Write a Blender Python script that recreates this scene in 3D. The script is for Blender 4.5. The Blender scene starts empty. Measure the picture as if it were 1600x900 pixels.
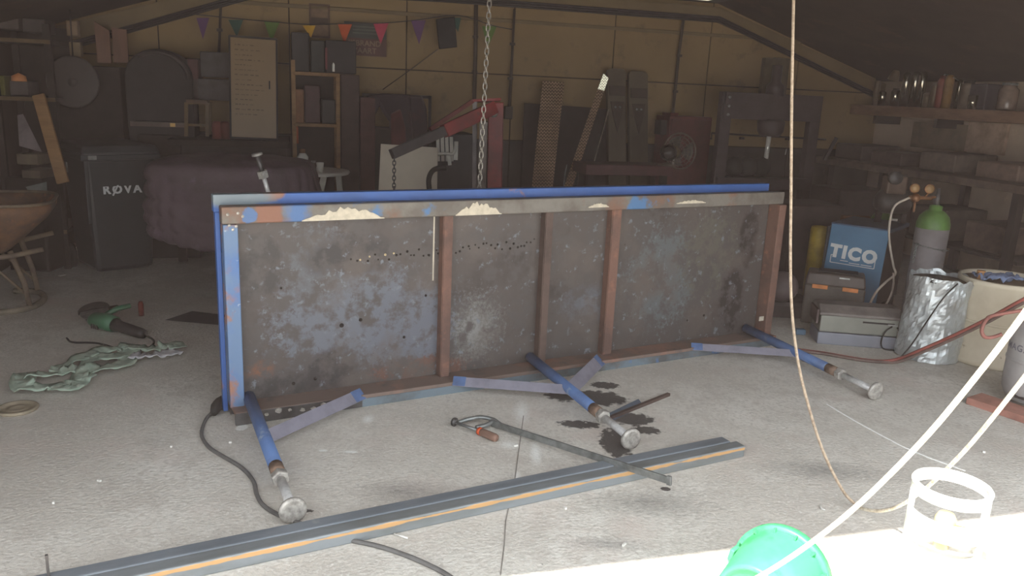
import bpy, bmesh, math, random
from mathutils import Vector as V, Matrix, noise
from math import sin, cos, pi, radians, sqrt

scene = bpy.context.scene
col = scene.collection
random.seed(7)

# ------------------------------------------------------------------ camera
FPX, HOR, ROLL, CH = 1250.0, 143.0, 0.045, 1.6
PIT = math.atan((450 - HOR) / FPX)
CAM = V((0, 0, CH))
_F = V((0, cos(PIT), -sin(PIT)))
_U = V((0, sin(PIT), cos(PIT)))
CX = cos(ROLL) * V((1, 0, 0)) + sin(ROLL) * _U
CY = -sin(ROLL) * V((1, 0, 0)) + cos(ROLL) * _U
cd = bpy.data.cameras.new('camera')
cd.sensor_width = 36
cd.lens = FPX / 1600 * 36
cd.clip_start = 0.02
cam = bpy.data.objects.new('camera', cd)
R = Matrix((CX, CY, -_F)).transposed().to_4x4()
cam.matrix_world = Matrix.Translation(CAM) @ R
col.objects.link(cam)
scene.camera = cam

# building axes: the shed is turned 16 degrees against the view
PHI = radians(16)
EX = V((cos(PHI), sin(PHI), 0))
EY = V((-sin(PHI), cos(PHI), 0))
DB, DF = 8.2, 1.7            # back wall and door plane, along EY

# ------------------------------------------------------------------ light
w = bpy.data.worlds.new('world')
scene.world = w
w.use_nodes = True
bg = w.node_tree.nodes['Background']
bg.inputs[0].default_value = (0.93, 0.97, 1.0, 1)
bg.inputs[1].default_value = 1.0
sd = bpy.data.lights.new('sun', 'SUN')
sd.energy = 5.2
sd.angle = radians(1.2)
sd.color = (1.0, 0.93, 0.82)
sun = bpy.data.objects.new('sun', sd)
sdir = (EX * 0.42 + EY * 0.372 + V((0, 0, -1))).normalized()
sun.rotation_euler = sdir.to_track_quat('-Z', 'Y').to_euler()
sun.location = (0, -4, 8)
col.objects.link(sun)
scene.view_settings.view_transform = 'Standard'
scene.view_settings.look = 'None'
scene.view_settings.gamma = 1
scene.view_settings.use_curve_mapping = False
scene.view_settings.exposure = 1.92

# ------------------------------------------------------------------ pixel -> place helpers
def ray(u, v):
    return _F + CX * ((u - 800) / FPX) + CY * ((450 - v) / FPX)
def G(u, v, h=0.0):                      # point at height h
    d = ray(u, v)
    return CAM + d * ((h - CH) / d.z)
def Y(u, v, y):                          # point at depth y
    d = ray(u, v)
    return CAM + d * (y / d.y)
def W(u, v, off=0.0):                    # point on a plane 'off' in front of the back wall
    d = ray(u, v)
    return CAM + d * ((DB - off - CAM.dot(EY)) / d.dot(EY))
def B(x, y, z=0.0):                      # building coordinates
    return EX * x + EY * y + V((0, 0, z))
def rotz(a):
    return Matrix.Rotation(a, 4, 'Z')
def frame(o, x, z=V((0, 0, 1))):         # matrix at o, local x along x, local z near z
    x = V(x).normalized()
    y = V(z).cross(x).normalized()
    zz = x.cross(y)
    m = Matrix((x, y, zz)).transposed().to_4x4()
    m.translation = o
    return m
MB_B = frame(V((0, 0, 0)), EX)

# ------------------------------------------------------------------ materials
def lin(c):
    r = []
    for k in c:
        k = k / 255.0
        r.append(k / 12.92 if k <= 0.04045 else ((k + 0.055) / 1.055) ** 2.4)
    return (r[0], r[1], r[2], 1)

def LM(name, base, layers=(), rough=0.6, metal=0.0, bump=0.0, bscale=60, spec=0.4):
    """layers: ('n',color,scale,lo,hi,offset)  noise patches
               ('s',color,centre,radii,wobble)  one stain of its own shape
               ('b',color,axis,centre,half,wobble)  a worn band"""
    m = bpy.data.materials.new(name)
    m.use_nodes = True
    nt = m.node_tree
    N, L = nt.nodes, nt.links
    p = N['Principled BSDF']
    p.inputs['Roughness'].default_value = rough
    p.inputs['Metallic'].default_value = metal
    p.inputs['Specular IOR Level'].default_value = spec
    tc = N.new('ShaderNodeTexCoord')
    cur = None
    for l in layers:
        if l[0] == 'n':
            _, c, sc, lo, hi, of = l
            mp = N.new('ShaderNodeMapping')
            mp.inputs['Location'].default_value = (of, of * 1.7, of * 0.6)
            mp.inputs['Scale'].default_value = sc if isinstance(sc, tuple) else (sc, sc, sc)
            L.new(tc.outputs['Object'], mp.inputs['Vector'])
            nz = N.new('ShaderNodeTexNoise')
            nz.inputs['Scale'].default_value = 1
            nz.inputs['Detail'].default_value = 5
            nz.inputs['Roughness'].default_value = 0.62
            L.new(mp.outputs[0], nz.inputs['Vector'])
            mr = N.new('ShaderNodeMapRange')
            mr.inputs['From Min'].default_value = lo
            mr.inputs['From Max'].default_value = hi
            L.new(nz.outputs['Fac'], mr.inputs['Value'])
            fac = mr.outputs[0]
        elif l[0] == 's':
            _, c, ce, ra, wob = l
            nz = N.new('ShaderNodeTexNoise')
            nz.inputs['Scale'].default_value = (2.2 if wob < 1.3 else (4.0 if wob < 2.35 or len(layers) > 24 else 9.0)) / max(min(ra[0], ra[1]), 0.02)
            nz.inputs['Detail'].default_value = 4 if wob < 1.3 else 8
            nz.inputs['Roughness'].default_value = .5 if wob < 1.3 else .74
            L.new(tc.outputs['Object'], nz.inputs['Vector'])
            sb = N.new('ShaderNodeVectorMath'); sb.operation = 'SUBTRACT'
            L.new(tc.outputs['Object'], sb.inputs[0]); sb.inputs[1].default_value = ce
            dv = N.new('ShaderNodeVectorMath'); dv.operation = 'DIVIDE'
            L.new(sb.outputs[0], dv.inputs[0]); dv.inputs[1].default_value = ra
            ln = N.new('ShaderNodeVectorMath'); ln.operation = 'LENGTH'
            L.new(dv.outputs[0], ln.inputs[0])
            ma = N.new('ShaderNodeMath'); ma.operation = 'MULTIPLY_ADD'
            L.new(nz.outputs['Fac'], ma.inputs[0]); ma.inputs[1].default_value = wob
            L.new(ln.outputs['Value'], ma.inputs[2])
            mr = N.new('ShaderNodeMapRange')
            mr.inputs['From Min'].default_value = 1.06 + wob * 0.5
            mr.inputs['From Max'].default_value = (0.86 if len(c) < 4 else c[3]) + wob * 0.5
            L.new(ma.outputs[0], mr.inputs['Value'])
            fac = mr.outputs[0]
            c = c[:3]
        else:
            _, c, ax, ce, half, wob = l
            sx = N.new('ShaderNodeSeparateXYZ')
            L.new(tc.outputs['Object'], sx.inputs[0])
            nz = N.new('ShaderNodeTexNoise')
            nz.inputs['Scale'].default_value = 9
            nz.inputs['Detail'].default_value = 5
            L.new(tc.outputs['Object'], nz.inputs['Vector'])
            a1 = N.new('ShaderNodeMath'); a1.operation = 'SUBTRACT'
            L.new(sx.outputs[ax], a1.inputs[0]); a1.inputs[1].default_value = ce
            a2 = N.new('ShaderNodeMath'); a2.operation = 'ABSOLUTE'
            L.new(a1.outputs[0], a2.inputs[0])
            a3 = N.new('ShaderNodeMath'); a3.operation = 'MULTIPLY_ADD'
            L.new(nz.outputs['Fac'], a3.inputs[0]); a3.inputs[1].default_value = wob
            L.new(a2.outputs[0], a3.inputs[2])
            mr = N.new('ShaderNodeMapRange')
            mr.inputs['From Min'].default_value = half * 1.15 + wob * 0.5
            mr.inputs['From Max'].default_value = half * 0.85 + wob * 0.5
            L.new(a3.outputs[0], mr.inputs['Value'])
            fac = mr.outputs[0]
        mx = N.new('ShaderNodeMix'); mx.data_type = 'RGBA'
        if cur is None:
            mx.inputs[6].default_value = lin(base)
        else:
            L.new(cur, mx.inputs[6])
        mx.inputs[7].default_value = lin(c)
        L.new(fac, mx.inputs[0])
        cur = mx.outputs[2]
    if cur is None:
        p.inputs['Base Color'].default_value = lin(base)
    else:
        L.new(cur, p.inputs['Base Color'])
    if bump:
        nz = N.new('ShaderNodeTexNoise')
        nz.inputs['Scale'].default_value = bscale
        nz.inputs['Detail'].default_value = 4
        L.new(tc.outputs['Object'], nz.inputs['Vector'])
        bm = N.new('ShaderNodeBump')
        bm.inputs['Strength'].default_value = bump
        bm.inputs['Distance'].default_value = 0.01
        L.new(nz.outputs['Fac'], bm.inputs['Height'])
        L.new(bm.outputs[0], p.inputs['Normal'])
    return m

def S(name, c, rough=0.6, metal=0.0, v=0.22, sc=9, bump=0.0, bscale=60):
    """plain thing colour with a little mottling"""
    d = tuple(k * (1 - v) for k in c)
    return LM(name, c, [('n', d, sc, 0.38, 0.68, 1.3)], rough, metal, bump, bscale)

# ------------------------------------------------------------------ mesh helpers
ORG = {}
class MB:
    def __init__(s, M=None):
        s.v, s.f, s.s = [], [], []
        s.M = M or Matrix()
    def add(s, vs, fs, smooth=False):
        n = len(s.v)
        s.v += [s.M @ V(a) for a in vs]
        s.f += [tuple(i + n for i in f) for f in fs]
        s.s += [smooth] * len(fs)
        return s
    def box(s, c, sz, m=None, tx=1.0, ty=1.0):      # tx,ty: top scale
        x, y, z = sz[0] / 2, sz[1] / 2, sz[2] / 2
        vs = [(-x, -y, -z), (x, -y, -z), (x, y, -z), (-x, y, -z),
              (-x * tx, -y * ty, z), (x * tx, -y * ty, z), (x * tx, y * ty, z), (-x * tx, y * ty, z)]
        mm = Matrix.Translation(V(c)) @ (m or Matrix())
        return s.add([mm @ V(a) for a in vs],
                     [(0, 3, 2, 1), (4, 5, 6, 7), (0, 1, 5, 4), (1, 2, 6, 5), (2, 3, 7, 6), (3, 0, 4, 7)])
    def bx(s, x0, x1, y0, y1, z0, z1):
        return s.box(((x0 + x1) / 2, (y0 + y1) / 2, (z0 + z1) / 2), (x1 - x0, y1 - y0, z1 - z0))
    def bar(s, p, q, w, h, up=(0, 0, 1)):
        p, q = V(p), V(q)
        m = frame((p + q) / 2, q - p, V(up))
        return s.box((0, 0, 0), ((q - p).length, w, h), m)
    def tube(s, pts, r, n=8, closed=False, sm=True):
        pts = [V(a) for a in pts]
        k = len(pts)
        rs = r if isinstance(r, (list, tuple)) else [r] * k
        nrm = None
        vs = []
        for i, a in enumerate(pts):
            if closed:
                t = pts[(i + 1) % k] - pts[i - 1]
            else:
                t = pts[min(i + 1, k - 1)] - pts[max(i - 1, 0)]
            t.normalize()
            if nrm is None:
                nrm = t.orthogonal().normalized()
            else:
                nrm = (nrm - t * nrm.dot(t))
                if nrm.length < 1e-5:
                    nrm = t.orthogonal()
                nrm.normalize()
            b = t.cross(nrm)
            for j in range(n):
                g = 2 * pi * j / n
                vs.append(a + (nrm * cos(g) + b * sin(g)) * rs[i])
        fs = []
        for i in range(k if closed else k - 1):
            i2 = (i + 1) % k
            for j in range(n):
                j2 = (j + 1) % n
                fs.append((i * n + j, i * n + j2, i2 * n + j2, i2 * n + j))
        if not closed:
            fs.append(tuple(range(n - 1, -1, -1)))
            fs.append(tuple(range((k - 1) * n, k * n)))
        return s.add(vs, fs, sm)
    def lathe(s, prof, n=20, c=(0, 0, 0), ax=(0, 0, 1), sm=True, a0=0.0, a1=2 * pi):
        ax = V(ax).normalized()
        x = ax.orthogonal().normalized() if abs(ax.z) < 0.999 else V((1, 0, 0))
        y = ax.cross(x)
        full = abs(a1 - a0 - 2 * pi) < 1e-6
        k = n if full else n + 1
        vs, fs = [], []
        for r, z in prof:
            for j in range(k):
                g = a0 + (a1 - a0) * j / n
                vs.append(V(c) + ax * z + (x * cos(g) + y * sin(g)) * max(r, 1e-4))
        for i in range(len(prof) - 1):
            for j in range(n):
                j2 = (j + 1) % k
                fs.append((i * k + j, i * k + j2, (i + 1) * k + j2, (i + 1) * k + j))
        return s.add(vs, fs, sm)
    def prism(s, poly, t, m=None):                   # polygon in xy, extruded along z
        n = len(poly)
        m = m or Matrix()
        vs = [m @ V((a, b, 0)) for a, b in poly] + [m @ V((a, b, t)) for a, b in poly]
        fs = [tuple(range(n - 1, -1, -1)), tuple(range(n, 2 * n))]
        fs += [(i, (i + 1) % n, n + (i + 1) % n, n + i) for i in range(n)]
        return s.add(vs, fs)
    def sheet(s, fn, nu, nv, t, sm=True):            # thick surface over fn(u,v)
        P = [[V(fn(i / nu, j / nv)) for j in range(nv + 1)] for i in range(nu + 1)]
        top, bot = [], []
        for i in range(nu + 1):
            for j in range(nv + 1):
                a = P[min(i + 1, nu)][j] - P[max(i - 1, 0)][j]
                b = P[i][min(j + 1, nv)] - P[i][max(j - 1, 0)]
                nn = a.cross(b)
                nn = nn.normalized() if nn.length > 1e-9 else V((0, 0, 1))
                top.append(P[i][j] + nn * t / 2)
                bot.append(P[i][j] - nn * t / 2)
        q = nv + 1
        K = (nu + 1) * q
        fs = []
        for i in range(nu):
            for j in range(nv):
                a = i * q + j
                fs.append((a, a + q, a + q + 1, a + 1))
                fs.append((K + a, K + a + 1, K + a + q + 1, K + a + q))
        for i in range(nu):
            for j in (0, nv):
                a = i * q + j
                fs.append((a, a + q, K + a + q, K + a))
        for j in range(nv):
            for i in (0, nu):
                a = i * q + j
                fs.append((a, a + 1, K + a + 1, K + a))
        return s.add(top + bot, fs, sm)
    def build(s, name, mat, parent=None, loc=None, bevel=0.0, label=None, M=None):
        me = bpy.data.meshes.new(name)
        o = bpy.data.objects.new(name, me)
        if parent is not None:
            base = ORG[parent]
            o.parent = parent
        else:
            if M is None:
                if loc is None:
                    lo = [min(a[i] for a in s.v) for i in range(3)]
                    hi = [max(a[i] for a in s.v) for i in range(3)]
                    loc = ((lo[0] + hi[0]) / 2, (lo[1] + hi[1]) / 2, lo[2])
                M = Matrix.Translation(V(loc))
            base = M
            o.matrix_world = M
        ORG[o] = base
        inv = base.inverted()
        me.from_pydata([inv @ a for a in s.v], [], s.f)
        me.polygons.foreach_set('use_smooth', s.s)
        b = bmesh.new(); b.from_mesh(me)
        bmesh.ops.recalc_face_normals(b, faces=b.faces)
        b.to_mesh(me); b.free()
        me.update()
        if mat:
            me.materials.append(mat)
        if bevel:
            md = o.modifiers.new('bevel', 'BEVEL')
            md.width = bevel; md.segments = 2; md.limit_method = 'ANGLE'
            md.angle_limit = radians(40)
        if label:
            o['label'] = label
        col.objects.link(o)
        return o

def thing(name, label, cat, at, group=None, M=None):
    o = bpy.data.objects.new(name, None)
    o.empty_display_size = 0.1
    m = M or Matrix.Translation(V(at))
    o.matrix_world = m
    ORG[o] = m
    o['label'] = label
    o['category'] = cat
    if group:
        o['group'] = group
    col.objects.link(o)
    return o
def tag(o, label, cat, group=None):
    o['label'] = label; o['category'] = cat
    if group:
        o['group'] = group
    return o
def struct(o, label=None):
    o['kind'] = 'structure'
    if label:
        o['label'] = label
    return o
def dup(o, parent, M):                               # copy sharing mesh data, placed at world matrix M
    c = o.copy()
    c.parent = parent
    inv = ORG[parent].inverted() if parent is not None else Matrix()
    c.matrix_local = inv @ M
    col.objects.link(c)
    return c
def text(name, body, size, M, mat, parent, ext=0.001, spacing=1.0, bold=0.0):
    cu = bpy.data.curves.new(name, 'FONT')
    cu.body = body; cu.size = size; cu.extrude = ext; cu.space_character = spacing
    cu.offset = bold
    cu.align_x = 'CENTER'; cu.align_y = 'CENTER'
    cu.resolution_u = 3
    t = bpy.data.objects.new('tmp', cu)
    col.objects.link(t)
    dg = bpy.context.evaluated_depsgraph_get()
    me = bpy.data.meshes.new_from_object(t.evaluated_get(dg))
    bpy.data.objects.remove(t)
    me.transform(ORG[parent].inverted() @ M)
    me.materials.clear(); me.materials.append(mat)
    me.name = name
    o = bpy.data.objects.new(name, me)
    o.parent = parent
    ORG[o] = ORG[parent]
    col.objects.link(o)
    return o
def smooth_path(pts, n=8):                           # Catmull-Rom
    pts = [V(a) for a in pts]
    P = [pts[0] * 2 - pts[1]] + pts + [pts[-1] * 2 - pts[-2]]
    out = []
    for i in range(1, len(P) - 2):
        a, b, c, d = P[i - 1], P[i], P[i + 1], P[i + 2]
        for k in range(n):
            t = k / n
            out.append(0.5 * ((2 * b) + (c - a) * t + (2 * a - 5 * b + 4 * c - d) * t * t + (3 * b - a - 3 * c + d) * t ** 3))
    out.append(pts[-1])
    return out
def link_mesh(mb, c, d, side, lw, ll, r):            # one chain link: ring stretched along d
    c, d, side = V(c), V(d).normalized(), V(side)
    side = (side - d * side.dot(d)).normalized()
    h = ll / 2 - lw / 2
    pts = []
    for k in range(12):
        g = 2 * pi * k / 12
        pts.append(c + side * (lw / 2) * cos(g) + d * ((lw / 2) * sin(g) + (h if sin(g) > 1e-6 else (-h if sin(g) < -1e-6 else 0))))
    return mb.tube(pts, r, 6, closed=True)
def chain(parent, path, lw, ll, r, mat):
    pts = [V(a) for a in path]
    pitch = ll - 2 * r * 1.05
    proto = None
    # walk along the path
    segs, acc = [], 0.0
    for a, b in zip(pts, pts[1:]):
        segs.append((acc, a, b, (b - a).length)); acc += (b - a).length
    n = int(acc / pitch)
    mb = MB(); link_mesh(mb, (0, 0, 0), (0, 0, 1), (1, 0, 0), lw, ll, r)
    for i in range(n):
        t = (i + 0.5) * pitch
        for s0, a, b, l in segs:
            if s0 <= t <= s0 + l:
                break
        c = a + (b - a) * ((t - s0) / l)
        d = (b - a).normalized()
        sd_ = V((1, 0.35, 0)) if i % 2 == 0 else V((-0.35, 1, 0))
        m = frame(c, sd_ - d * sd_.dot(d), d)
        # frame() keeps x exact; z close to d
        if proto is None:
            proto = mb.build('link', mat, None, loc=(0, 0, 0))
            proto.parent = parent
            proto.matrix_local = ORG[parent].inverted() @ m
            first = proto
        else:
            dup(proto, parent, m)

# ------------------------------------------------------------------ shared materials
m_black = S('black_plastic', (34, 34, 36), 0.5)
m_dark = S('dark_paint', (38, 34, 34), 0.75)
m_dkred = S('dark_red_paint', (92, 34, 34), 0.55)
m_white = S('white_plastic', (226, 222, 212), 0.45, v=0.08)
m_steel = S('bright_steel', (178, 178, 176), 0.35, 0.85, v=0.25, sc=25)
m_dsteel = S('dark_steel', (92, 90, 90), 0.5, 0.6, v=0.3)
m_wood = LM('pale_wood', (176, 138, 92), [('n', (140, 104, 66), (3, 3, 22), 0.4, 0.65, 2)], 0.65)
m_dwood = LM('dark_wood', (84, 60, 44), [('n', (58, 42, 32), (3, 3, 18), 0.4, 0.65, 2)], 0.65)
m_rubber = S('black_rubber', (36, 35, 34), 0.75)
m_galv = S('galvanised_steel', (150, 152, 150), 0.4, 0.7, v=0.3, sc=30)

# ================================================================== STRUCTURE
def stain(c, u, v, ru, rv, wob=1.2, soft=0.86):
    p = G(u, v)
    return ('s', tuple(c) + (soft,), (p.x, p.y, 0), (ru * p.y / 1250, rv * p.y ** 2 / 2000, 0.5), wob)
OIL, CHALK = (84, 81, 79), (232, 232, 228)
fl = [('n', (196, 190, 181), 1.1, 0.42, 0.62, 3.1), ('n', (220, 216, 209), 2.3, 0.52, 0.72, 9.2),
      ('n', (194, 188, 180), 7.0, 0.50, 0.66, 5.7), ('n', (190, 185, 177), 48.0, 0.48, 0.66, 2.2), ('n', (218, 215, 208), 75.0, 0.56, 0.68, 7.2), ('n', (204, 192, 184), 1.7, 0.55, 0.75, 12.0),
      stain((146, 143, 138), 1010, 785, 130, 30, 2.4, -0.3), stain((138, 136, 132), 1290, 735, 110, 22, 2.4, -0.3),
      stain((148, 143, 138), 630, 768, 90, 24, 2.4, -0.3), stain((152, 148, 144), 950, 850, 80, 16, 2.4, -0.3),
      stain(OIL, 988, 655, 36, 11), stain(OIL, 962, 692, 26, 28), stain(OIL, 938, 622, 46, 13), stain(OIL, 945, 602, 24, 6),
      stain(OIL, 882, 618, 34, 10), stain(OIL, 1010, 672, 26, 7), stain(OIL, 905, 663, 36, 7), stain(OIL, 1040, 764, 9, 4, 0.5),
      stain(OIL, 480, 798, 12, 3), stain(OIL, 984, 735, 14, 4),
      stain(CHALK, 837, 708, 11, 24, 1.9, 0.2), stain(CHALK, 815, 645, 16, 24, 2.2, 0.1), stain(CHALK, 575, 655, 11, 9, 2.0, 0.2),
      stain(CHALK, 378, 668, 10, 6, 1.4), stain(CHALK, 505, 704, 8, 2, 0.8), stain(CHALK, 548, 706, 12, 2, 0.8),
      stain(CHALK, 795, 695, 20, 8, 2.3, 0.1), stain(CHALK, 808, 745, 7, 14, 2.0, 0.1),
      ('n', (228, 226, 220), 26.0, 0.70, 0.76, 4.0), ('n', (110, 106, 102), 31.0, 0.71, 0.76, 15.0)]
m_floor = LM('worn_concrete', (210, 206, 198), fl, 0.72, bump=0.5, bscale=60, spec=0.3)
fo = struct(MB().bx(-11, 14, -9, 13, -0.15, 0).build('floor', m_floor, loc=(0, 0, 0)), 'worn grey concrete floor with oil stains')
m_line = S('chalk_white', (250, 250, 248), 0.8, v=.02)
lp = [G(*q) for q in ((1292, 632), (1330, 655), (1372, 678), (1408, 697), (1450, 715), (1508, 736))]
for a, b in zip(lp, lp[1:]):
    MB().bar(a + V((0, 0, .0015)), b + V((0, 0, .0015)), 0.007, 0.003).build('scratch', m_line, fo)
m_crack = S('crack_dirt', (142, 137, 130), 0.9)
lp = [G(*q) for q in ((818, 650), (805, 745), (790, 815), (788, 850), (782, 899))]
for a, b in zip(lp, lp[1:]):
    MB().bar(a + V((0, 0, .001)), b + V((0, 0, .001)), 0.004, 0.002).build('slab_joint', m_crack, fo)

# shed profile: eaves, knees and a flat middle
XL, XR, XKL, XKR, ZE, ZK = -2.25, 6.75, 0.0, 4.5, 1.9, 2.62
def roof_z(x):
    if x < XKL: return ZE + (ZK - ZE) * (x - XL) / (XKL - XL)
    if x > XKR: return ZE + (ZK - ZE) * (XR - x) / (XR - XKR)
    return ZK
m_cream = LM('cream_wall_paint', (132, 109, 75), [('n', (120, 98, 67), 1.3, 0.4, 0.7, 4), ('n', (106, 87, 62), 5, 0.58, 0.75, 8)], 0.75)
m_dado = LM('dark_dado_paint', (74, 68, 62), [('n', (56, 50, 46), 2.0, 0.4, 0.7, 4)], 0.7)
m_joint = S('dark_joint', (66, 54, 42), 0.9)
wb = struct(MB(MB_B).bx(XL - .1, XR + .1, DB + .012, DB + .14, 0, 2.8).build('wall_back', m_joint, M=MB_B), 'cream painted panel wall above a dark dado')
xs = [XL, -1.1, 0.05, 1.16, 2.25, 3.35, 4.47, 5.6, XR]
zs = [0, 1.1, 1.762, 2.30, 2.62]
for i in range(8):
    for j in range(4):
        if zs[j] + .05 > roof_z((xs[i] + xs[i + 1]) / 2): continue
        g = 0.006
        MB(MB_B).bx(xs[i] + g, xs[i + 1] - g, DB, DB + .02, zs[j] + g, zs[j + 1] - g).build('panel', m_dado if j == 0 else m_cream, wb, bevel=.003)
m_rwall = LM('grey_block_wall', (184, 164, 144), [('n', (160, 142, 124), 1.5, 0.4, 0.7, 1), ('n', (194, 172, 150), 4, 0.6, 0.75, 5)], 0.8, bump=.2)  # base colour raised to stand in for lens glare on this side
m_lwall = LM('brown_side_wall', (72, 58, 50), [('n', (54, 44, 40), 1.5, 0.4, 0.7, 1)], 0.8)
struct(MB(MB_B).bx(XR, XR + .15, DF - .1, DB + .1, 0, ZE + .1).build('wall_right', m_rwall, M=MB_B))
struct(MB(MB_B).bx(XL - .15, XL, DF - .1, DB + .1, 0, ZE + .1).build('wall_left', m_lwall, M=MB_B))
m_roof = LM('dark_roof_boards', (64, 52, 46), [('n', (48, 40, 37), 1.2, 0.4, 0.65, 2), ('n', (80, 58, 48), 2.5, 0.58, 0.75, 6)], 0.8)
# front wall round the big door
DX0, DX1, DZ = -2.2, 4.4, 2.12
m_out = S('outer_wall', (120, 104, 90), 0.8)
mb = MB(MB_B)
mb.bx(XL - .15, DX0, DF - .2, DF, 0, 2.75).bx(DX1, XR + .15, DF - .2, DF, 0, 2.75).bx(DX0, DX1, DF - .2, DF, DZ, 2.75)
struct(mb.build('wall_front', m_out, M=MB_B))
mb = MB(MB_B)
for xa, za, xb, zb in ((XL - .2, ZE - .064, XKL, ZK), (XKL, ZK, XKR, ZK), (XKR, ZK, XR + .2, ZE - .064)):
    mb.add([(xa, DF - .2, za), (xb, DF - .2, zb), (xb, DB + .15, zb), (xa, DB + .15, za),
            (xa, DF - .2, za + .12), (xb, DF - .2, zb + .12), (xb, DB + .15, zb + .12), (xa, DB + .15, za + .12)],
           [(0, 1, 2, 3), (4, 7, 6, 5), (0, 4, 5, 1), (1, 5, 6, 2), (2, 6, 7, 3), (3, 7, 4, 0)])
ce = struct(mb.build('ceiling', m_roof, M=MB_B), 'dark boarded ceiling with sloping sides')
# pale trim that follows the roof line on the back wall, with the cable bundle under it
m_trim = LM('pale_trim_paint', (112, 94, 66), [('n', (98, 82, 58), 2, 0.4, 0.7, 3)], 0.7)
tr = struct(MB(MB_B).bar((XKL - .02, DB - .04, 2.5), (XKR + .02, DB - .04, 2.5), .08, .14).build('trim_1', m_trim, M=MB_B), 'pale trim board along the top of the back wall')
for xa, za, xb, zb in ((XL, ZE - .1, XKL, 2.5), (XKR, 2.5, XR, ZE - .1)):
    MB(MB_B).bar((xa, DB - .04, za), (xb, DB - .04, zb), .08, .14).build('trim_board', m_trim, tr)
struct(MB(MB_B).bx(XL, XR, DB - .03, DB, 2.27, 2.30).build('trim_2', m_trim, M=MB_B))
cb = thing('cable_bundle', 'dark cable bundle running under the pale roof trim of the back wall', 'cable', B(2.2, DB - .1, 2.4))
cpath = [B(XL + .1, DB - .1, ZE - .22), B(XKL, DB - .1, 2.42), B(XKR, DB - .1, 2.42), B(XR - .1, DB - .1, ZE - .2)]
m_cable = S('dark_cable', (50, 46, 48), 0.6)
for k in range(3):
    MB().tube([p + V((0, 0, .022 * k)) for p in cpath], .011, 6).build('cable', m_cable, cb)
MB().tube([W(620, -2, .05), W(700, 2, .05), W(805, 10, .05)], .012, 6).build('cable', m_cable, cb)
m_cond = S('dark_conduit', (64, 54, 46), 0.6)
def conduit(label, pts, r, boxat=None):
    t = thing('conduit', label, 'conduit', pts[-1], 'wall conduits')
    MB().tube(pts, r, 8).build('pipe', m_cond, t)
    for k in (.35, .7):
        p = pts[0] + (pts[-1] - pts[0]) * k
        MB().box(p, (.05, .03, .025), rotz(PHI)).build('clip', m_cond, t)
    if boxat is not None:
        MB().box(boxat, (.085, .06, .13), rotz(PHI)).build('switch_box', m_cond, t, bevel=.008)
conduit('dark wall conduit running down to a small switch box right of the red hoist', [W(804, 14, .06), W(800, 90, .06), W(795, 168, .06)], .013, W(794, 176, .06))
conduit('dark jointed wall conduit running down behind the red cabinet', [W(1068, 30, .06), W(1060, 90, .06), W(1050, 190, .06)], .016)
conduit('thin conduit with a step running sideways behind the press', [W(1085, 215, .05), W(1112, 217, .05), W(1112, 208, .05), W(1290, 218, .05)], .010)
conduit('narrow cream conduit rising left of the hoist chain', [W(744, 2, .04), W(743, 80, .04), W(741, 158, .04)], .02)
conduit('thin dark conduit left of the whiteboard', [W(345, 8, .05), W(343, 60, .05), W(340, 118, .05)], .012)
# ceiling lamp whose lit edge peeks in at the top of the view
lp = thing('ceiling_lamp', 'ceiling lamp with a pale lit edge at the top of the view', 'lamp', W(1100, -14, .6))
MB().box(W(1100, -8, .6), (.18, .12, .05), rotz(PHI)).build('housing', m_dark, lp)
m_em = bpy.data.materials.new('lamp_glow'); m_em.use_nodes = True
e_ = m_em.node_tree.nodes['Principled BSDF']
e_.inputs['Emission Color'].default_value = (1, .85, .6, 1); e_.inputs['Emission Strength'].default_value = .35
MB().box(W(1100, -2.5, .6), (.14, .10, .025), rotz(PHI)).build('diffuser', m_em, lp)

# ================================================================== THE TIPPED STEEL TABLE
TA = G(360, 648); TB = G(1195, 528)
TD = (TB - TA).normalized()
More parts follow.
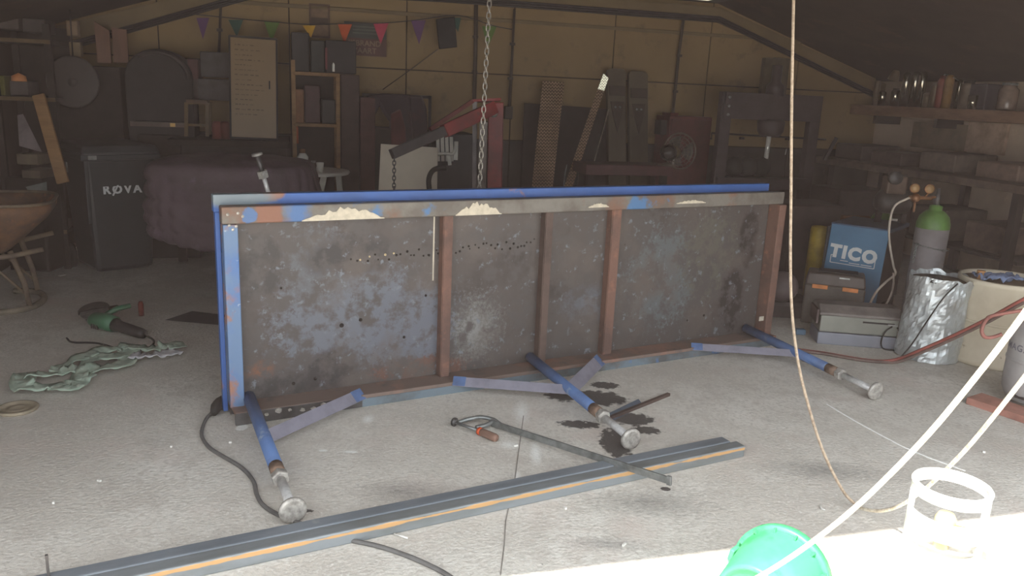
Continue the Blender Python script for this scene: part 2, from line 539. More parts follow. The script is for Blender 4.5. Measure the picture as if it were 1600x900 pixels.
# local: x along the table, y towards the camera side, z up   (y = -cross)
TN = V((TD.y, -TD.x, 0))
MT = Matrix((V((TD.x, TD.y, 0)), -TN, V((0, 0, 1)))).transposed().to_4x4()
MT.translation = TA
L_ = 3.53
def tl(x, y, z):                    # table-local with y towards the camera
    return V((x, -y, z))
BLUE, RUST, GREYP = (50, 88, 152), (124, 86, 70), (112, 108, 102)
m_plate = LM('mottled_steel_sheet', (75, 69, 67), [
    ('n', (74, 68, 66), 1.6, 0.45, 0.65, 2.0), ('n', (59, 53, 52), 2.2, 0.52, 0.7, 7.0),
    ('s', (94, 97, 106, .75), (.62, 0, .45), (.42, 1, .30), 2.4), ('s', (92, 95, 105, .75), (.95, 0, .35), (.28, 1, .25), 2.6),
    ('s', (88, 89, 94, .75), (.45, 0, .72), (.2, 1, .2), 2.6),
    ('s', (90, 93, 102, .2), (2.08, 0, .38), (.22, 1, .13), 2.0), ('s', (86, 90, 93, .75), (2.62, 0, .50), (.3, 1, .34), 2.6),
    ('s', (85, 82, 76, .75), (3.0, 0, .62), (.25, 1, .3), 2.6),
    ('s', (56, 52, 53, .8), (.50, 0, .16), (.15, 1, .12), .8), ('s', (57, 54, 54, .7), (.22, 0, .10), (.2, 1, .10), .8), ('s', (60, 57, 57, .7), (.16, 0, .74), (.14, 1, .16), .9), ('s', (58, 55, 56, .6), (.62, 0, .76), (.26, 1, .12), 1.0),
    ('s', (46, 40, 40, .8), (3.32, 0, .72), (.09, 1, .2), .5), ('s', (46, 40, 40, .8), (3.22, 0, .3), (.11, 1, .26), .6),
    ('s', (112, 76, 59, .3), (.16, 0, .21), (.09, 1, .05), 1.2), ('s', (98, 69, 59, .75), (1.0, 0, .1), (.3, 1, .08), 2.4),
    ('s', (117, 117, 116, .1), (1.32, 0, .3), (.18, 1, .22), 3.2),
    ('n', (74, 70, 69), 13.0, 0.47, 0.60, 5.0), ('n', (88, 80, 76), 3.0, 0.5, 0.7, 9.0), ('n', (106, 110, 118), 22.0, 0.60, 0.70, 1.0), ('n', (46, 41, 41), 34, 0.68, 0.74, 3.0)], 0.55, 0.15, bump=.15, bscale=30)
m_rail = LM('chipped_grey_blue_rail', GREYP, [
    ('n', (92, 86, 80), 6, 0.42, 0.62, 1.0), ('n', (112, 84, 70), 3.0, 0.52, 0.62, 4.2), ('n', (70, 108, 150), 3.4, 0.60, 0.66, 8.4),
    ('s', RUST + (.85,), (.20, 0, 1.0), (.062, 1, .2), .4), ('s', (76, 102, 142, .85), (.11, 0, .99), (.035, 1, .04), .9),
    ('s', (72, 102, 146, .4), (.33, 0, 1.0), (.07, 1, .2), .9)], 0.55, .1, bump=.2)
m_blue = LM('bright_blue_paint', BLUE, [('n', (44, 78, 134), 5, 0.42, 0.7, 2.0), ('n', (132, 96, 84), 4.2, 0.64, 0.69, 3.5),
    ('s', (134, 94, 78, .8), (.20, 0, 1.08), (.10, 1, .035), .8), ('s', (110, 122, 130, .6), (.08, 0, 1.06), (.2, 1, .05), 1.0)], 0.5)
m_bluerust = LM('blue_paint_with_rust', (92, 116, 148), [('n', (140, 102, 86), 6.5, 0.52, 0.60, 1.0), ('n', (70, 104, 158), 4, 0.5, 0.7, 6), ('n', (178, 184, 190), 15, .66, .72, 3)], 0.55)
m_rustA = LM('rusty_brown_steel', (110, 82, 72), [('n', (90, 70, 64), 5, 0.42, 0.62, 1.0), ('n', (134, 94, 78), 11, 0.56, 0.72, 6)], 0.75, .1, bump=.2)
m_rustB = LM('dark_brown_steel', (88, 72, 66), [('n', (70, 58, 54), 5, 0.42, 0.62, 1.0)], 0.7, .1)
m_lowrail = LM('brown_grey_rail', (116, 100, 92), [('n', (142, 108, 94), 3, 0.5, 0.66, 1.0), ('n', (88, 84, 82), 4, 0.52, 0.66, 6)], 0.65, .1)
m_lowface = LM('teal_grey_rail_face', (104, 118, 128), [('n', (84, 86, 86), 3, 0.42, 0.6, 1.0), ('n', (112, 92, 80), 4, 0.58, 0.68, 6), ('n', (76, 112, 160), 5, .6, .68, 2)], 0.6, .1)
m_splash = S('cream_filler', (196, 186, 168), 0.85, v=.12, sc=40)
m_weld = S('weld_spatter', (205, 200, 192), 0.4, .5, v=.3, sc=60)
table = thing('steel_table', 'long blue and rusty steel table frame tipped on its side, underside towards the camera', 'table', TA, M=MT)
def tm(): return MB(MT)
tm().bx(0, L_, 0, .006, .0, 1.0).build('sheet', m_plate, table)
tm().bx(-.012, L_, -.07, 0, .955, 1.035).build('top_rail', m_rail, table, bevel=.006)
tm().bx(-.035, L_ - .07, .006, .06, 1.0, 1.082).build('table_edge', m_blue, table, bevel=.004, label='bright blue top edge')
tm().bx(-.03, -.008, .004, .05, .02, 1.0).build('table_edge', m_blue, table, bevel=.003, label='blue side edge')
er = tm().bx(-.008, .058, -.07, 0, .06, .953).build('end_rail', m_bluerust, table, bevel=.005, label='blue end rail with rust patches')
tm().bx(L_ - .06, L_, -.1, 0, .06, .953).build('end_rail', m_rustA, table, bevel=.005, label='brown rusty end rail')
br = tm().bx(0, L_, -.15, 0, .045, .065).build('bottom_rail', m_lowrail, table, bevel=.003)
tm().bx(0, L_, -.15, -.13, 0.0, .045).build('rail_face', m_lowface, br, bevel=.002)
tm().bx(0, .62, -.153, -.148, .002, .062).build('welded_strip', m_dsteel, br, bevel=.001)
for x, wd, mt, lab in ((1.095, .05, m_rustA, 'rust red cross member'), (1.715, .045, m_rustB, 'dark brown cross member'), (2.17, .06, m_rustA, 'orange brown cross member')):
    o = tm().bx(x, x + wd, -.055, -.045, .065, .955).build('cross_member', mt, table, bevel=.002, label=lab)
    tm().bx(x - .004, x + .006, -.05, 0, .065, .955).build('web', mt, o)
    if mt is m_rustA and x > 2:
        tm().bx(x + wd - .006, x + wd, -.05, 0, .065, .955).build('web', mt, o)
# cream filler smears on the top rail: ragged wedges standing proud of the face
def smear(x0, x1, z0, z1, seed):
    r = random.Random(seed)
    n = 22
    top = [(x0 + (x1 - x0) * i / n, z0 + .004 + (z1 - z0) * (sin(pi * min(1, (i / n) ** 1.2 * 1.05)) ** .8) * r.uniform(.55, 1.0)) for i in range(n + 1)]
    poly = [(x0, z0)] + [(x1, z0)] + top[::-1]
    m = Matrix(((1, 0, 0, 0), (0, 0, 1, 0), (0, 1, 0, 0), (0, 0, 0, 1)))
    mb = tm()
    mb.prism([(a, b) for a, b in poly], .004, Matrix.Translation((0, -.074, 0)) @ m)
    return mb.build('filler_smear', m_splash, table, label='cream filler smear')
smear(.35, .76, .957, 1.02, 3); smear(1.15, 1.42, .957, 1.03, 5)
smear(1.98, 2.12, .975, 1.0, 8); smear(2.62, 2.85, .98, 1.0, 9)
# weld blobs along the left of the bottom rail and at the corner
r = random.Random(2)
for k in range(10):
    mb = tm()
    cx, cz, rr = .1 + k * .052 + r.uniform(-.01, .01), .045 + r.uniform(-.012, .006), r.uniform(.008, .018)
    pts = [(cx + rr * cos(a) * r.uniform(.6, 1.1), cz + rr * .8 * sin(a) * r.uniform(.6, 1.1)) for a in [2 * pi * i / 9 for i in range(9)]]
    mb.prism(pts, .006, Matrix.Translation((0, -.159, 0)) @ Matrix(((1, 0, 0, 0), (0, 0, 1, 0), (0, 1, 0, 0), (0, 0, 0, 1))))
    mb.build('weld_blob', m_weld, table)
for x, z in ((.02, .95), (.035, .93), (.05, .945), (.015, 1.0), (.06, 1.005), (.08, .99)):
    MB(MT).lathe([(0, .004), (.005, .003), (.008, 0)], 5, tl(x, .071, z), (0, -1, 0)).build('weld_blob', m_weld, table)
# the line of burnt holes through the sheet
m_hole = S('burnt_hole', (36, 30, 28), .9)
m_bhole = S('light_hole', (196, 176, 140), .8)
for k in range(46):
    x = .62 + 1.06 * k / 45 + r.uniform(-.01, .01)
    z = .745 + r.uniform(-.022, .022) + .03 * (k / 45)
    if 1.10 < x < 1.18: continue
    q = r.uniform(.004, .0075)
    MB(MT).lathe([(0, .0015), (q, .0015), (q, 0)], 7, tl(x, 0, z), (0, -1, 0)).build('burnt_hole', m_bhole if k in (2, 4, 7, 9) else m_hole, table)
for x, z, q in ((.26, .62, .006), (.31, .12, .009), (.42, .13, .009), (.56, .40, .012), (.66, .42, .010), (.9, .3, .008), (1.02, .52, .007), (3.0, .22, .008), (2.86, .2, .006)):
    MB(MT).lathe([(0, .0015), (q, .0015), (q, 0)], 8, tl(x, 0, z), (0, -1, 0)).build('drill_hole', m_hole, table)
m_plug = S('pale_plug', (190, 180, 164), .6)
tm().bx(3.40, 3.44, -.104, -.1, .17, .20).build('paper_tab', m_plug, table)
tm().bx(1.055, 1.063, -.004, 0, .60, .95).build('bright_strip', m_plug, table)
# legs: blue tube, rusty sleeve, nut, bright screw and round foot
m_leg = LM('blue_leg_paint', (80, 108, 154), [('n', (66, 90, 130), 7, 0.42, 0.65, 1.0), ('n', (126, 140, 158), 12, 0.6, 0.7, 5), ('n', (106, 84, 76), 5, .64, .7, 9)], 0.5)
m_sleeve = S('rusty_sleeve', (136, 112, 96), .7, .2, v=.3, sc=30)
m_screw = S('bright_screw', (226, 226, 226), .35, .3, v=.12, sc=50)
m_foot = S('worn_foot', (176, 172, 166), .45, .25, v=.3, sc=40)
m_brace = S('lilac_grey_flat_bar', (140, 138, 152), .5, .2, v=.12, sc=12)
m_bracetip = S('blue_brace_tip', (92, 116, 160), .5)
def leg(parent, p, q, k=(.66, .73, .77, .955)):
    p, q = V(p), V(q)
    at = lambda t: p + (q - p) * t
    ax = (q - p).normalized()
    o = MB().tube([p, at(k[0])], .029, 14).build('leg', m_leg, parent)
    MB().tube([at(k[0]), at(k[1])], .0295, 14).build('sleeve', m_sleeve, o)
    MB().lathe([(.0, 0), (.034, 0), (.037, .006), (.037, .034), (.034, .04), (0, .04)], 6, at(k[1]), ax, sm=False).build('nut', m_foot, o, bevel=.002)
    MB().tube([at(k[2]), at(.975)], .0185, 14).build('screw', m_screw, o)
    MB().lathe([(0, 0), (.02, 0), (.046, .016), (.052, .020), (.052, .032), (.040, .036), (.014, .030), (0, .030)], 20, at(.955), ax).build('foot', m_foot, o)
tw = lambda x, y, z: MT @ tl(x, y, z)
leg(table, tw(.085, .03, .095), tw(.035, 1.15, .053))
leg(table, tw(1.675, .02, .10), tw(1.60, 1.13, .053))
leg(table, tw(3.37, .02, .10), tw(3.285, 1.15, .053))
def brace(p, q, w, up=(0, 0, 1)):
    p, q = V(p), V(q)
    o = MB().bar(p, q, w, .007, up).build('brace', m_brace, table, bevel=.001)
    e = p + (q - p) * .11
    MB().bar(p + V((0, 0, .002)), e + V((0, 0, .002)), w * 1.01, .006, up).build('painted_tip', m_bracetip, o)
UPC = (TN * .75 + V((0, 0, .65))).normalized()
brace(tw(.63, .13, .065), tw(.06, .50, .075), .062, UPC)
brace(tw(1.13, .14, .067), tw(1.64, .50, .075), .055, UPC)
brace(tw(2.10, .13, .067), tw(1.65, .50, .075), .075, UPC)
brace(tw(2.80, .13, .067), tw(3.33, .50, .075), .05, UPC)

# loose leg with screw foot standing behind the table
lg = thing('spare_table_leg', 'blue leg with bright screw and nut poking up behind the blue table edge', 'table leg', G(500, 590))
leg_lo, leg_hi = G(492, 545, .03), Y(402, 243, 4.42)
MB().tube([leg_lo, leg_lo.lerp(leg_hi, .80)], .02, 12).build('tube', m_leg, lg)
MB().tube([leg_lo.lerp(leg_hi, .79), leg_lo.lerp(leg_hi, .90)], .012, 12).build('screw', m_screw, lg)
ax_ = (leg_hi - leg_lo).normalized()
MB().lathe([(0, 0), (.03, 0), (.03, .04), (0, .04)], 6, leg_lo.lerp(leg_hi, .895), ax_, sm=False).build('nut', m_foot, lg)
MB().tube([leg_lo.lerp(leg_hi, .9), leg_hi], .014, 12).build('rod', m_dsteel, lg)
MB().lathe([(0, 0), (.03, 0), (.03, .012), (0, .012)], 14, leg_hi, ax_).build('foot', m_foot, lg)

# hoist chain that carries the table
m_chain = S('chain_steel', (150, 144, 136), .3, .6, v=.3, sc=60)
ct, cm, cbt = Y(768, -60, 4.55), Y(757, 150, 4.5), Y(748, 300, 4.45)
ch = thing('hoist_chain', 'long bright steel hoist chain hanging down behind the tipped table', 'chain', cbt)
chain(ch, [cbt + V((.0, 0, -.12)), cm, ct], .022, .038, .0034, m_chain)
up_ = B(CAM.dot(EX), 0, 0)
chain(ch, [ct, ct + V((.03, 0, ZK - ct.z - .02))], .022, .038, .0034, m_chain)

# ================================================================== FOREGROUND FLOOR
# two long steel tubes side by side
ta, tb = G(14, 968), G(1163, 714)
td = (tb - ta).normalized(); tp = V((-td.y, td.x, 0))
m_tube = LM('blue_grey_mill_steel', (132, 140, 148), [('n', (114, 122, 130), (2, 8, 8), 0.42, 0.62, 1.0), ('n', (150, 154, 158), 7, 0.68, 0.75, 3)], 0.45, .35)
m_tuberust = LM('rust_edged_tube', (128, 134, 138), [('n', (112, 116, 116), (2, 8, 8), 0.42, 0.62, 1.0), ('b', (190, 150, 104), 2, .043, .006, .021), ('n', (112, 84, 66), 8, .66, .74, 4)], 0.5, .25)
MTu = frame(ta, td)
LT = (tb - ta).length
t1 = thing('steel_tube', 'nearer of two long blue-grey steel tubes, with an orange rusty edge', 'steel tube', ta, 'long steel tubes in the foreground', M=MTu)
MB(MTu).bx(0, LT, 0, .062, 0, .056).build('tube', m_tuberust, t1, bevel=.006)
MB(MTu).bx(LT, LT + .002, .006, .056, .006, .05).build('open_end', m_dark, t1)
MB(MTu).bx(.10, .108, .10, .11, .056, .13).build('pin', m_dsteel, t1)
t2 = thing('steel_tube', 'farther of two long blue-grey steel tubes, without rust, under the clamp bar', 'steel tube', ta, 'long steel tubes in the foreground', M=MTu)
MB(MTu).bx(.03, LT - .03, .066, .128, 0, .056).build('tube', m_tube, t2, bevel=.006)
MB(MTu).bx(LT - .03, LT - .028, .072, .122, .006, .05).build('open_end', m_dark, t2)

# bar clamp
m_cbar = S('clamp_bar_steel', (138, 142, 142), .4, .6, v=.25, sc=20)
m_handle = LM('worn_wood_handle', (134, 104, 90), [('n', (104, 80, 70), (4, 4, 14), .4, .65, 2)], .6)
m_orange = S('orange_paint', (236, 96, 48), .5)
cl = thing('bar_clamp', 'long steel bar clamp with brown wooden handle lying across the tubes', 'clamp', G(860, 690))
c0, c1 = G(768, 661, .02), G(1049, 752, .082)
MB().bar(c0, c1, .010, .032).build('bar', m_cbar, cl, bevel=.002)
MB().bar(c1 - (c1 - c0).normalized() * .02, c1, .012, .04).build('fixed_jaw', m_cbar, cl, bevel=.002)
ap = smooth_path([G(782, 664, .022), G(768, 655, .035), G(750, 652, .04), G(732, 655, .035), G(716, 660, .025)], 5)
MB().tube(ap, [.013] * 5 + [.011] * (len(ap) - 5), 8).build('sliding_arm', m_cbar, cl)
MB().tube(smooth_path([G(770, 658, .03), G(760, 664, .024), G(744, 668, .022)], 4), .011, 8).build('arm_bracket', m_cbar, cl)
s0, s1, s2 = G(712, 660, .026), G(748, 673, .022), G(776, 685, .022)
MB().lathe([(0, 0), (.021, 0), (.023, .012), (.013, .02), (0, .02)], 12, s0 - (s1 - s0).normalized() * .015, (s1 - s0)).build('pad', m_dsteel, cl)
MB().tube([s0, s1], .008, 8).build('screw', m_cbar, cl)
MB().tube([s1, s1.lerp(s2, .14)], .0185, 12).build('ferrule', m_orange, cl, label='orange ring on the handle')
MB().tube([s1.lerp(s2, .14), s1.lerp(s2, .3), s1.lerp(s2, .9), s2], [.017, .019, .020, .016], 12).build('handle', m_handle, cl)

# cable with connector by the left foot of the table
m_cab = S('grey_black_cable', (104, 103, 102), .6)
cg = thing('extension_cable', 'grey black cable snaking from the table corner under the steel tubes', 'cable', G(330, 660))
px = [(337, 640), (322, 655), (315, 678), (326, 698), (350, 714), (378, 731), (396, 752), (401, 772), (412, 790), (438, 806), (470, 818), (510, 833), (552, 845), (590, 853), (635, 868), (672, 884), (700, 899), (760, 940)]
MB().tube(smooth_path([G(u, v, .009) for u, v in px], 5), .0085, 8).build('cord', m_cab, cg)
MB().tube([G(334, 645, .03), G(338, 636, .032), G(343, 630, .032), G(349, 624, .03)], [.018, .028, .030, .022], 10).build('connector', m_rubber, cg)

# steel offcut beside the middle foot
of = thing('angle_iron_offcut', 'short dark angle iron offcut lying in an oil stain beside the middle foot', 'offcut', G(1000, 640))
o0, o1, o2 = G(952, 653, .012), G(1001, 629, .014), G(1045, 616, .008)
MB().bar(o0, o1, .045, .006, (.4, -.5, .75)).build('flange', S('blue_grey_offcut', (84, 94, 108), .5, .3), of)
MB().bar(o0, o2, .02, .016).build('leg_strip', m_rustB, of)

# green bucket, tipped towards the camera and right
m_green = LM('green_bucket_plastic', (58, 152, 100), [('n', (70, 164, 114), 5, .4, .65, 1), ('n', (50, 136, 88), 9, .58, .7, 5)], .45)
br_, bb_ = V((.905, 2.27, .152)), V((.735, 2.065, .178))
bk = thing('green_bucket', 'bright green plastic bucket lying on its side in the sun at the bottom edge', 'bucket', V((.82, 2.17, 0)))
bax = (br_ - bb_).normalized()
bl_ = (br_ - bb_).length
MBk = frame(bb_, bax.cross(V((0, 0, 1))), bax)        # local z runs from the base to the mouth
mb = MB(MBk)
mb.lathe([(0, .014), (.088, .014), (.094, .002), (.104, 0), (.110, .008), (.144, bl_ - .03), (.146, bl_), (.141, bl_), (.139, bl_ - .03), (.105, .022), (0, .020)], 40)
mb.build('body', m_green, bk)
MB(MBk).lathe([(.142, bl_ - .038), (.156, bl_ - .038), (.158, bl_ - .03), (.156, bl_ - .004), (.148, bl_), (.145, bl_), (.145, bl_ - .006), (.151, bl_ - .008), (.152, bl_ - .03), (.142, bl_ - .032)], 40).build('rim', m_green, bk)
for k in range(14):
    g = 2 * pi * k / 14
    MB(MBk).box((.147 * cos(g), .147 * sin(g), bl_ - .045), (.014, .006, .016), rotz(g)).build('rib', m_green, bk)
m_bail = S('pale_mint_bail', (150, 206, 190), .4, v=.06)
for g in (.15, pi + .15):
    MB(MBk).box((.148 * cos(g), .148 * sin(g), bl_ - .06), (.016, .04, .045), rotz(g)).build('lug', m_green, bk, bevel=.004)
hp = [MBk @ V((.156 * cos(.15 + pi * k / 24), .156 * sin(.15 + pi * k / 24), bl_ - .062 - .03 * sin(pi * k / 24))) for k in range(25)]
MB().tube(hp, .006, 8).build('handle', m_bail, bk)
# white propane bottle with its collar
m_prop = S('white_gas_bottle', (232, 232, 228), .4, v=.07)
pc = G(1432, 1050)
pb = thing('propane_bottle', 'white propane bottle with guard collar standing in the sun', 'gas bottle', pc)
MB().lathe([(0, .02), (.11, .02), (.135, .04), (.152, .08), (.152, .30), (.146, .34), (.125, .375), (.085, .4), (.03, .41), (0, .41)], 36, pc).build('body', m_prop, pb)
MB().lathe([(.11, 0), (.125, 0), (.125, .06), (.11, .06), (.11, 0)], 32, pc).build('foot_ring', m_prop, pb)
# collar: ring with openings, built from arcs
def arc(mb, r0, r1, z0, z1, a0, a1, n=10):
    prof = [(r0, z0), (r1, z0), (r1, z1), (r0, z1), (r0, z0)]
    mb.lathe(prof, n, pc, (0, 0, 1), True, a0, a1)
    for a in (a0, a1):
        d = V((cos(a), sin(a), 0))
        mb.add([pc + d * r + V((0, 0, z)) for r, z in prof[:4]], [(0, 1, 2, 3)])
mb = MB()
arc(mb, .091, .099, .572, .60, 0, 2 * pi - .001, 44)
arc(mb, .091, .099, .385, .43, 0, 2 * pi - .001, 44)
for a, hw in ((-.50, .42), (2.62, .42)):
    arc(mb, .091, .099, .43, .572, a - hw, a + hw, 10)
arc(mb, .091, .099, .470, .525, -2.16 - 1.25, -2.16 + 1.25, 20)
mb.build('collar', m_prop, pb)
MB().tube([pc + V((.095 * cos(a), .095 * sin(a), .60)) for a in [2 * pi * k / 32 for k in range(32)]], .007, 8, closed=True).build('collar_rim', m_prop, pb)
MB().lathe([(0, .40), (.02, .40), (.02, .45), (.028, .455), (.028, .50), (.02, .515), (0, .515)], 16, pc).build('valve', S('pale_brass', (214, 200, 160), .4, .5), pb)
MB().tube([pc + V((.02, 0, .47)), pc + V((.06, -.015, .47))], .012, 10).build('valve_outlet', S('brass_outlet', (200, 184, 140), .4, .6), pb)

# plank on the sunny floor at the right edge
pk = MB().bar(G(1534, 866, .014), G(1640, 842, .014), .035, .028).build('plank_offcut', S('bleached_wood', (196, 182, 158), .8))
tag(pk, 'bleached wooden offcut on the sunny floor right of the white bottle', 'plank')

# ropes
m_rope = LM('pale_rope', (222, 214, 196), [('n', (190, 178, 156), (60, 60, 60), .45, .6, 2)], .85, bump=.3, bscale=160)
m_rope2 = LM('shaded_cord', (166, 150, 132), [('n', (136, 120, 104), 60, .45, .6, 2)], .85)  # same cord as the pale stretch; shade is put into this browner colour
p0 = G(1338, 790, .01)
hang = [Y(1241, -140, 3.55), Y(1240, 0, 3.5), Y(1237, 160, 3.45), Y(1236, 300, 3.42), Y(1235, 400, 3.4), Y(1237, 480, 3.36), Y(1246, 560, 3.28), Y(1262, 630, 3.2), Y(1286, 705, 3.1), Y(1316, 765, 3.02), p0]
hang = [hang[0] + V((.02, .05, ZK - hang[0].z - .01))] + hang
rest = [Y(1352, 796, 2.93), Y(1378, 798, 2.86), Y(1408, 789, 2.76), Y(1440, 768, 2.62), Y(1470, 742, 2.5), Y(1520, 690, 2.35), Y(1600, 590, 2.15), Y(1720, 430, 1.95), Y(1860, 200, 1.8)]
ro = thing('roof_rope', 'thin cord hanging from the roof, touching the floor and rising again to the right', 'cord', p0)
MB().tube(smooth_path(hang, 5), .0065, 8).build('hanging_part', m_rope2, ro)
MB().tube(smooth_path([p0] + rest, 6), .0068, 8).build('sunlit_part', m_rope, ro)  # sunlit stretch of the one cord, coloured paler for the sun
rb_pts = [Y(1120, 935, 1.85), Y(1200, 893, 1.8), Y(1270, 846, 1.76), Y(1345, 785, 1.7), Y(1440, 690, 1.63), Y(1520, 595, 1.58), Y(1600, 490, 1.52), Y(1720, 320, 1.45), Y(1900, 60, 1.35)]
rb = MB().tube(smooth_path(rb_pts, 6), .0062, 10).build('white_rope', m_rope)
tag(rb, 'thick white sunlit rope slanting from the green bucket up to the right edge', 'rope')

# ================================================================== LEFT SIDE
# wheelie bin
m_bin = S('dark_bin_plastic', (48, 52, 56), .45, v=.15, sc=3)
bb = G(196, 428); bb.z = 0
nf = V((.70, -.71, 0)).normalized()
xa = V((-nf.y, nf.x, 0))                       # to the right seen from the front
xa = V((nf.y * -1, nf.x, 0))
MBN = Matrix((xa, -nf, V((0, 0, 1)))).transposed().to_4x4()      # local -y = front
MBN.translation = bb - nf * .22
bn = thing('wheelie_bin', 'dark grey wheelie bin with white lettering beside the padded cover', 'bin', bb, M=MBN)
MB(MBN).box((0, 0, .50), (.44, .50, .92), None, 1.22, 1.22).build('body', m_bin, bn, bevel=.035)
MB(MBN).box((0, 0, .965), (.60, .68, .05)).build('rim', m_bin, bn, bevel=.012)
MB(MBN).box((0, .0, 1.02), (.60, .70, .07), None, .92, .90).build('lid', m_bin, bn, bevel=.02)
MB(MBN).tube([(-.24, .36, .99), (-.24, .42, 1.0), (.24, .42, 1.0), (.24, .36, .99)], .016, 8).build('handle', m_bin, bn)
for s in (-1, 1):
    MB(MBN).bx(s * .255 - .015, s * .255 + .015, -.305, -.29, .45, .95).build('front_rib', m_bin, bn, bevel=.006)
MB(MBN).box((-.30, .05, .86), (.01, .05, .08)).build('sticker', S('grey_sticker', (128, 126, 122), .6), bn)
MB(MBN).box((-.22, -.345, .965), (.06, .012, .03)).build('hinge_clip', S('grey_clip', (132, 132, 132), .5), bn)
for s in (-1, 1):
    o = MB(MBN).lathe([(0, -.03), (.07, -.03), (.1, -.022), (.1, .022), (.07, .03), (0, .03)], 20, (s * .26, .27, .1), (1, 0, 0)).build('wheel', m_rubber, bn)
    MB(MBN).lathe([(0, .031), (.03, .031), (.03, 0)], 10, (s * .26, .27, .1), (s, 0, 0)).build('hub_cap', S('grey_hub', (120, 120, 118), .5), o)
m_lett = S('white_print', (206, 206, 208), .6, v=.05)
mt_ = MBN @ Matrix.Translation((.0, -.292, .705)) @ Matrix.Rotation(radians(90 - 5), 4, 'X')
text('lettering', 'ROVA', .092, mt_, m_lett, bn, .002, 1.32, .0035)
MB(mt_).bar((-.075, -.045, .0), (-.025, .045, .0), .012, .006).build('letter_slash', m_lett, bn)

# wheelbarrow at the left edge
m_wbr = LM('rusty_barrow_tray', (118, 84, 58), [('n', (86, 66, 54), 5, .42, .62, 1), ('n', (142, 92, 62), 9, .6, .72, 4)], .75)
m_wbf = LM('rusty_tube_frame', (112, 96, 78), [('n', (84, 72, 62), 6, .45, .65, 1)], .65)
wc = G(-40, 478); wc.z = 0
MW = frame(wc, V((1, .45, 0)))
wbw = thing('wheelbarrow', 'rusty old wheelbarrow cut off by the left edge', 'wheelbarrow', wc, M=MW)
def tray(u, v):
    a = 2 * pi * u
    ex_, ey_ = abs(cos(a)) ** .5 * (1 if cos(a) > 0 else -1), abs(sin(a)) ** .5 * (1 if sin(a) > 0 else -1)
    k = .34 + .30 * min(v * 1.25, 1) if v > .02 else .0
    z = .40 + .34 * max(0, (v - .15) / .85)
    return MW @ V((-.15 + ex_ * k * 1.0 + (.06 * v), ey_ * k * .62, z))
MB().sheet(tray, 32, 7, .006).build('tray', m_wbr, wbw)
rim = [tray(k / 40, 1.0) for k in range(40)]
MB().tube(rim, .011, 8, closed=True).build('rim', m_wbf, wbw)
for s in (-1, 1):
    MB(MW).tube(smooth_path([(-1.15, s * .1, .2), (-.5, s * .2, .36), (.3, s * .3, .40), (1.0, s * .33, .62)][:4], 4)[:10], .017, 8).build('frame_tube', m_wbf, wbw)
    MB(MW).tube([(.28, s * .24, .42), (.34, s * .22, .2), (.36, s * .22, .03)], .018, 8).build('leg', m_wbf, wbw)
    MB(MW).tube([(.10, s * .2, .40), (.34, s * .22, .12)], .010, 8).build('leg_brace', m_wbf, wbw)
MB(MW).tube(smooth_path([(-.10, -.26, .035), (.2, -.30, .022), (.36, -.22, .022), (.42, 0, .022), (.36, .22, .022), (.2, .30, .022)], 6), .022, 8).build('skid', S('pale_rubber_skid', (126, 116, 100), .8), wbw)
MB(MW).lathe([(.09, -.04), (.16, -.045), (.195, -.02), (.195, .02), (.16, .045), (.09, .04), (.09, -.04)], 24, (-1.1, 0, .195), (0, 1, 0)).build('wheel', m_rubber, wbw)

# pale green lifting sling
m_sling = LM('pale_green_webbing', (172, 188, 172), [('n', (140, 156, 142), 9, .42, .62, 1), ('n', (196, 206, 194), 22, .6, .7, 4)], .9, bump=.3, bscale=220)
m_slab = S('white_sleeve', (206, 204, 208), .85, v=.12, sc=18)
sl = thing('lifting_sling', 'pale green textile lifting sling lying crumpled in loops on the floor', 'sling', G(150, 580))
def ribbon(pts, wd, seed, lift=.02):
    rr = random.Random(seed)
    P = smooth_path([G(u, v, .012 + lift * rr.random()) for u, v in pts], 6)
    n = len(P) - 1
    def fn(a, b):
        i = a * n; k = min(int(i), n - 1); t = i - k
        c = P[k].lerp(P[k + 1], t) + V((0, 0, .02))
        d = (P[min(k + 1, n)] - P[max(k - 1, 0)]).normalized()
        side = V((-d.y, d.x, 0))
        tw = .9 * noise.noise(V((a * 7 + seed, seed, 0)))
        s_ = side * cos(tw) + V((0, 0, 1)) * sin(tw)
        q = c + s_ * (b - .5) * wd
        q.z = max(q.z + .008 * noise.noise(V((a * 25, b * 3, seed))), .005)
        return q
    return MB().sheet(fn, max(20, n * 2), 4, .004)
ribbon([(42, 588), (34, 604), (48, 610), (80, 608), (110, 610), (122, 602), (136, 590)], .11, 1).build('loop', m_sling, sl)
ribbon([(40, 592), (62, 590), (90, 588), (100, 577), (120, 566), (148, 555), (175, 549), (196, 546)], .10, 2).build('loop', m_sling, sl)
ribbon([(92, 586), (112, 582), (132, 577), (150, 562), (178, 562), (198, 556), (203, 548)], .09, 3).build('loop', m_sling, sl)
ribbon([(118, 600), (134, 585), (160, 580), (190, 574), (204, 562), (198, 550), (185, 546)], .11, 4, .03).build('loop', m_sling, sl)
ribbon([(188, 547), (206, 546), (228, 549), (250, 548), (272, 543), (279, 548)], .10, 5).build('tail', m_sling, sl)
ribbon([(205, 560), (228, 560), (252, 558), (278, 552)], .10, 6).build('sleeve', m_slab, sl, label='white sleeve')
MB().bar(G(226, 543, .02), G(226, 552, .03), .01, .012).build('strap_keeper', m_black, sl)

